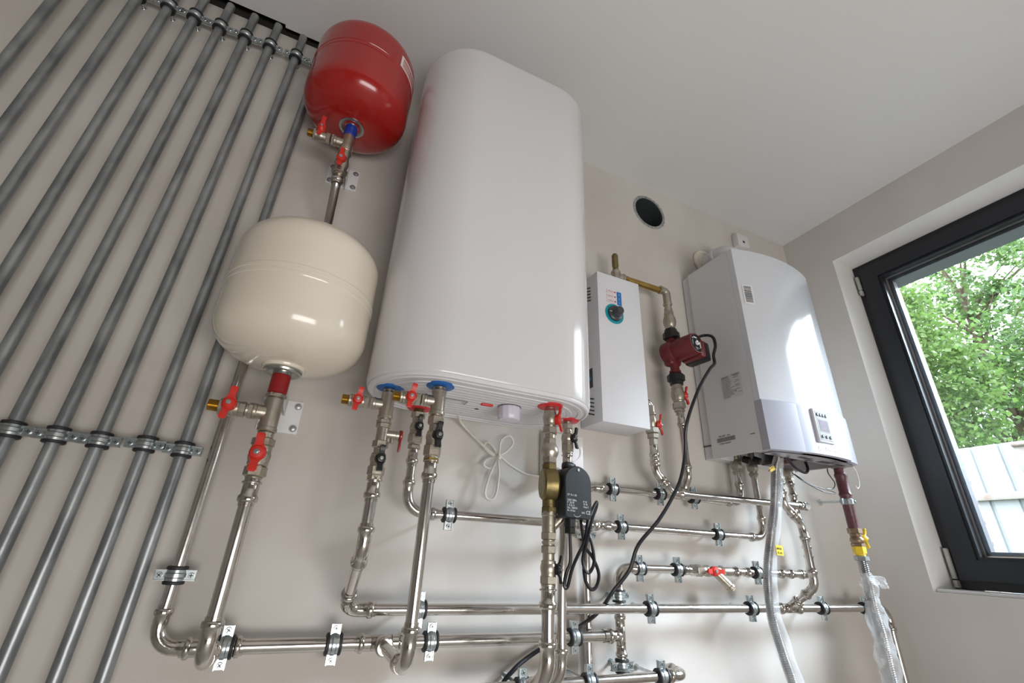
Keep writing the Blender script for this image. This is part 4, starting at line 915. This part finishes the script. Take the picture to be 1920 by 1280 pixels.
def film(mb, pts, rs, seed, seg=22, amp=.2):
    rnd = random.Random(seed); P_ = spline(pts, 8); n = len(P_); out = []
    for i, p in enumerate(P_):
        t = i / (n - 1) * (len(rs) - 1); k = min(int(t), len(rs) - 2); r = rs[k] + (rs[k + 1] - rs[k]) * (t - k)
        ring_ = []
        for j in range(seg):
            a = 2 * PI * j / seg
            f = 1 + amp * (math.sin(2 * a + i * .42) * .55 + math.sin(3 * a - i * .65) * .4 + math.sin(7 * a + i * 1.1) * .16 + rnd.uniform(-.14, .14))
            ring_.append(p + V((math.cos(a) * r * f, math.sin(a) * r * f * .8, rnd.uniform(-.0015, .0015))))
        out.append(ring_)
    mb.rings(out, cap0=False, cap1=False); return mb
dense = resample(hp, .0028); mb = MB(); mb.tube(dense, [.0125 if k % 2 else .0150 for k in range(len(dense))], 14); build(mb, 'corrugated_tube', 'corr', gh)
mb = film(MB(), [(gx, gyy, 1.082), (gx + .004, gyy, 1.05), (gx + .006, gyy, 1.01), (gx, gyy, .96), (gx + .002, gyy, .90), (gx, gyy, .84), (gx, gyy, .76), (gx, gyy, .6)], [.020, .026, .021, .030, .031, .031, .033, .034], 3, amp=.22)
film(mb, [(gx + .012, gyy - .005, 1.062), (gx + .035, gyy - .01, 1.074), (gx + .055, gyy - .012, 1.055), (gx + .062, gyy - .012, 1.040)], [.012, .018, .016, .010], 5, 12, .3)
build(mb, 'plastic_wrap', 'film2', gh, 'crumpled milky plastic film', smooth=20)
# drain hose in clear film, hanging from the boiler
dh = thing('drain_hose', (1.388, -.215, 1.39), 'corrugated hose in clear plastic film hanging from the middle of the gas boiler', 'hose')
dpts = [(1.388, -.215, 1.405), (1.367, -.215, 1.367), (1.328, -.215, 1.251), (1.293, -.215, 1.175), (1.256, -.215, 1.089), (1.240, -.215, 1.024), (1.238, -.215, .961), (1.256, -.215, .876), (1.276, -.215, .807), (1.32, -.215, .62)]
hp = spline(dpts, 16); dense = resample(hp, .0026)
mb = MB(); mb.tube([p + V((-.004, 0, 0)) for p in dense], [.0095 if k % 2 else .0122 for k in range(len(dense))], 12); build(mb, 'corrugated_tube', 'corr', dh)
mb = film(MB(), [V(p) + V((.004, -.002, 0)) for p in dpts], [.014, .018, .0185, .0185, .019, .019, .021, .023, .025, .026], 9, amp=.12); build(mb, 'plastic_wrap', 'film', dh, 'clear crinkled plastic film', smooth=20)
mb = MB(); mb.obox(V((1.285, -.2360, 1.131)), (V((1, 0, -.05)), V((0, 1, 0)), V((.05, 0, 1))), (.028, .001, .026)); yl = build(mb, 'yellow_sticker', 'yellow', dh, 'small yellow sticker')
text('INOX', V((1.273, -.2370, 1.133)), (1, 0, -.05), (.05, 0, 1), .008, 'ink', yl); text('15 AT', V((1.273, -.2370, 1.122)), (1, 0, -.05), (.05, 0, 1), .008, 'ink', yl)
mb = MB(); mb.obox(V((1.335, -.225, 1.365)), (V((.9, 0, .4)), V((0, 1, 0)), V((-.4, 0, .9))), (.026, .002, .014), .0005, 1); yt = tag(build(mb, 'hang_tag', 'yellow', base=V((1.335, -.225, 1.365))), 'small yellow paper tag tied beside the clear hose top', 'tag')
mb = MB(); mb.tube(spline([(1.315, -.225, 1.355), (1.348, -.225, 1.378), (1.375, -.215, 1.40)]), .0009, 6); build(mb, 'tie_wire', 'cable_b', yt)
# thin wires
mb = MB(); mb.tube(spline([(1.61, -.10, 1.395), (1.66, -.10, 1.372), (1.755, -.10, 1.345), (1.832, -.10, 1.343), (1.80, -.10, 1.352), (1.70, -.10, 1.362), (1.62, -.10, 1.392)], 8), .0017, 8)
tag(build(mb, 'thin_wire', 'cable_b', base=V((1.61, -.1, 1.395))), 'thin grey wire loop hanging right of the boiler legs', 'wire')
mb = MB(); mb.tube(spline([(1.72, -.16, 1.42), (1.735, -.15, 1.40), (1.775, -.14, 1.372), (1.765, -.135, 1.352), (1.735, -.13, 1.350)], 8), .0018, 8)
tag(build(mb, 'thin_wire', 'cable_b', base=V((1.72, -.16, 1.42))), 'thin black wire hanging beside the maroon gas pipe', 'wire')
mb = MB(); mb.tube(spline([(1.700, -.235, 1.430), (1.718, -.25, 1.405), (1.727, -.25, 1.375), (1.722, -.25, 1.35), (1.708, -.25, 1.337), (1.702, -.25, 1.345)], 8), .0015, 8)
tag(build(mb, 'thin_wire', 'white_thin', base=V((1.712, -.245, 1.412))), 'thin white wire curling down from the right corner of the boiler', 'wire')

# ================================================================== cables and socket
sk = thing('wall_socket', (.697, 0, 1.365), 'white wall socket half hidden behind the black pump box', 'socket')
mb = MB(); mb.box(.628, .765, -.030, 0, 1.285, 1.424, .005, 2); build(mb, 'socket_plate', 'socket', sk)
mb = MB(); mb.lathe(V((.727, -.0295, 1.375)), (0, -1, 0), [(0, .030), (.002, .030), (.002, .026), (-.004, .025)], 28); build(mb, 'socket_ring', 'lid', sk)
plug = MB(); plug.lathe(V((.668, -.030, 1.300)), (0, -1, 0), [(0, .020), (.012, .0195), (.030, .013), (.034, .006)], 20)
cw_ = thing('heater_cable', (.374, -.03, 1.41), 'white power cable tied in a bow hanging below the water heater', 'cable')
build(plug, 'plug', 'cable_w', cw_)
c0 = [(.340, -.09, 1.412), (.372, -.03, 1.405), (.430, -.03, 1.36), (.478, -.03, 1.330), (.470, -.03, 1.352), (.450, -.03, 1.366), (.440, -.03, 1.352), (.462, -.032, 1.333), (.482, -.036, 1.328)]
c1 = [(.482, -.036, 1.328), (.490, -.03, 1.375), (.515, -.03, 1.392), (.527, -.03, 1.372), (.505, -.03, 1.345), (.482, -.034, 1.331), (.450, -.03, 1.318), (.443, -.03, 1.302), (.462, -.03, 1.296), (.478, -.03, 1.318), (.481, -.036, 1.328)]
c2 = [(.481, -.036, 1.328), (.465, -.03, 1.285), (.452, -.03, 1.235), (.462, -.03, 1.216), (.482, -.03, 1.226), (.489, -.03, 1.28), (.483, -.038, 1.327), (.52, -.03, 1.312), (.57, -.03, 1.292), (.62, -.045, 1.288), (.655, -.058, 1.296), (.667, -.060, 1.30)]
mb = MB(); mb.tube(spline(c0 + c1[1:] + c2[1:], 8), .0034, 8); build(mb, 'cord', 'cable_w', cw_)
mb = MB(); mb.cyl(V((.482, -.036, 1.321)), (.2, 0, 1), 0, .012, .0075, 12); build(mb, 'tie', 'cable_w', cw_)
# pump cable coiled under the black box
g0 = pc - pn * .016 - pu * .012 + V((0, 0, -.084))
cb = [g0 + V((0, 0, .06)), g0, g0 + V((.001, 0, -.05)), (.530, -.318, 1.062), (.524, -.318, 1.038), (.532, -.318, 1.036), (.543, -.318, 1.068), (.558, -.318, 1.095), (.578, -.315, 1.125), (.590, -.31, 1.165), (.626, -.29, 1.205), (.633, -.28, 1.195), (.600, -.31, 1.165), (.577, -.318, 1.112), (.568, -.32, 1.082), (.580, -.322, 1.062), (.596, -.32, 1.085), (.590, -.315, 1.13), (.578, -.312, 1.12), (.574, -.315, 1.06), (.584, -.318, 1.034), (.600, -.318, 1.036), (.608, -.318, 1.06), (.596, -.316, 1.09), (.578, -.312, 1.115), (.574, -.305, 1.17), (.60, -.26, 1.19), (.66, -.16, 1.25), (.72, -.05, 1.33)]
mb = MB(); mb.tube(spline(cb, 7), .0036, 8); tag(build(mb, 'pump_cable', 'cable_b', base=V(cb[1])), 'black cable coiled in loops below the black pump box', 'cable')
# long black cable from the red pump
tb0 = pcc + pd * .068 + pu2 * .052 + pw * .030
lc = [tb0, tb0 + V((.004, -.01, .018)), tb0 + V((.030, -.02, .030)), (1.205, -.19, 1.806), (1.212, -.19, 1.775), (1.196, -.19, 1.735), (1.188, -.195, 1.700), (1.160, -.195, 1.672), (1.105, -.185, 1.590), (1.065, -.16, 1.480), (1.070, -.135, 1.395), (1.048, -.128, 1.318), (1.012, -.125, 1.262), (.955, -.12, 1.193), (.885, -.11, 1.125), (.862, -.094, 1.062), (.820, -.078, 1.012), (.790, -.052, .962), (.735, -.046, .928), (.700, -.026, .908), (.655, -.020, .886), (.600, -.022, .862), (.555, -.03, .838), (.520, -.03, .80), (.48, -.03, .70)]
mb = MB(); mb.tube(spline(lc, 8), .0052, 9); tag(build(mb, 'power_cable', 'cable_b', base=V(lc[0])), 'long black power cable running from the red pump down behind the long pipes', 'cable')

# ================================================================== light and camera
w = bpy.data.worlds.new('World'); bpy.context.scene.world = w; w.use_nodes = True; nt = w.node_tree
bg = nt.nodes['Background']; tc = nt.nodes.new('ShaderNodeTexCoord'); sp = nt.nodes.new('ShaderNodeSeparateXYZ'); rp = nt.nodes.new('ShaderNodeValToRGB')
nt.links.new(tc.outputs['Generated'], sp.inputs[0]); mr = nt.nodes.new('ShaderNodeMapRange'); mr.inputs['From Min'].default_value = -.2; mr.inputs['From Max'].default_value = 1
nt.links.new(sp.outputs['Z'], mr.inputs['Value']); nt.links.new(mr.outputs[0], rp.inputs[0])
rp.color_ramp.elements[0].color = (.35, .36, .36, 1); rp.color_ramp.elements[0].position = .12
rp.color_ramp.elements[1].color = (.86, .93, 1.0, 1); rp.color_ramp.elements[1].position = .25
nt.links.new(rp.outputs[0], bg.inputs['Color']); bg.inputs['Strength'].default_value = 9.0

def area(name, loc, rot, sx_, sy_, power, color, portal=False):
    l = bpy.data.lights.new(name, 'AREA'); l.shape = 'RECTANGLE'; l.size = sx_; l.size_y = sy_; l.energy = power; l.color = color
    o = bpy.data.objects.new(name, l); o.location = loc; o.rotation_euler = rot; COL.objects.link(o)
    if portal: l.cycles.is_portal = True
    return o
area('portal_right', (2.30, (WY0 + WY1) / 2, (WZ0 + WZ1) / 2), (0, PI / 2, 0), 1.37, 1.45, 1, (1, 1, 1), True)
def aim(o, tgt):
    o.rotation_euler = (V(tgt) - o.location).to_track_quat('-Z', 'Y').to_euler()
aim(area('fill_light', (.6, -2.9, .5), (0, 0, 0), 1.7, .9, 44, (1, .98, .955)), (.2, 0, 2.1))  # large fill light added low behind the camera to brighten the room
fill_sun = bpy.data.lights.new('fill_sun', 'SUN'); fill_sun.energy = 1.6; fill_sun.angle = .3; fill_sun.color = (1, .97, .9)  # extra sun added to brighten the trees and fence outside
so = bpy.data.objects.new('fill_sun', fill_sun); so.rotation_euler = (0, -math.radians(38), math.radians(12)); COL.objects.link(so)
sun2 = bpy.data.lights.new('hazy_sun', 'SUN'); sun2.energy = 10.0; sun2.angle = .30; sun2.color = (.72, .85, 1)
s2 = bpy.data.objects.new('hazy_sun', sun2); s2.location = (8, -5, 7); s2.rotation_euler = V((-.68, .40, -.44)).to_track_quat('-Z', 'Y').to_euler(); COL.objects.link(s2)

cam = bpy.data.cameras.new('camera'); cam.sensor_width = 36; cam.sensor_fit = 'HORIZONTAL'; cam.clip_start = .02
cam.lens = 15.7496
co = bpy.data.objects.new('camera', cam); COL.objects.link(co)
co.matrix_world = Mx(((0.907505, -0.213262, -0.361876, 0.0), (-0.417525, -0.363826, -0.832649, -1.2), (0.045913, 0.906725, -0.419216, 1.1), (0.0, 0.0, 0.0, 1.0)))
sc = bpy.context.scene; sc.camera = co
sc.view_settings.view_transform = 'Standard'; sc.view_settings.look = 'None'; sc.view_settings.exposure = 0; sc.view_settings.gamma = 1
sc.cycles.use_denoising = True
sc.cycles.max_bounces = 10; sc.cycles.diffuse_bounces = 6; sc.cycles.transparent_max_bounces = 16
sc.cycles.sample_clamp_indirect = 8
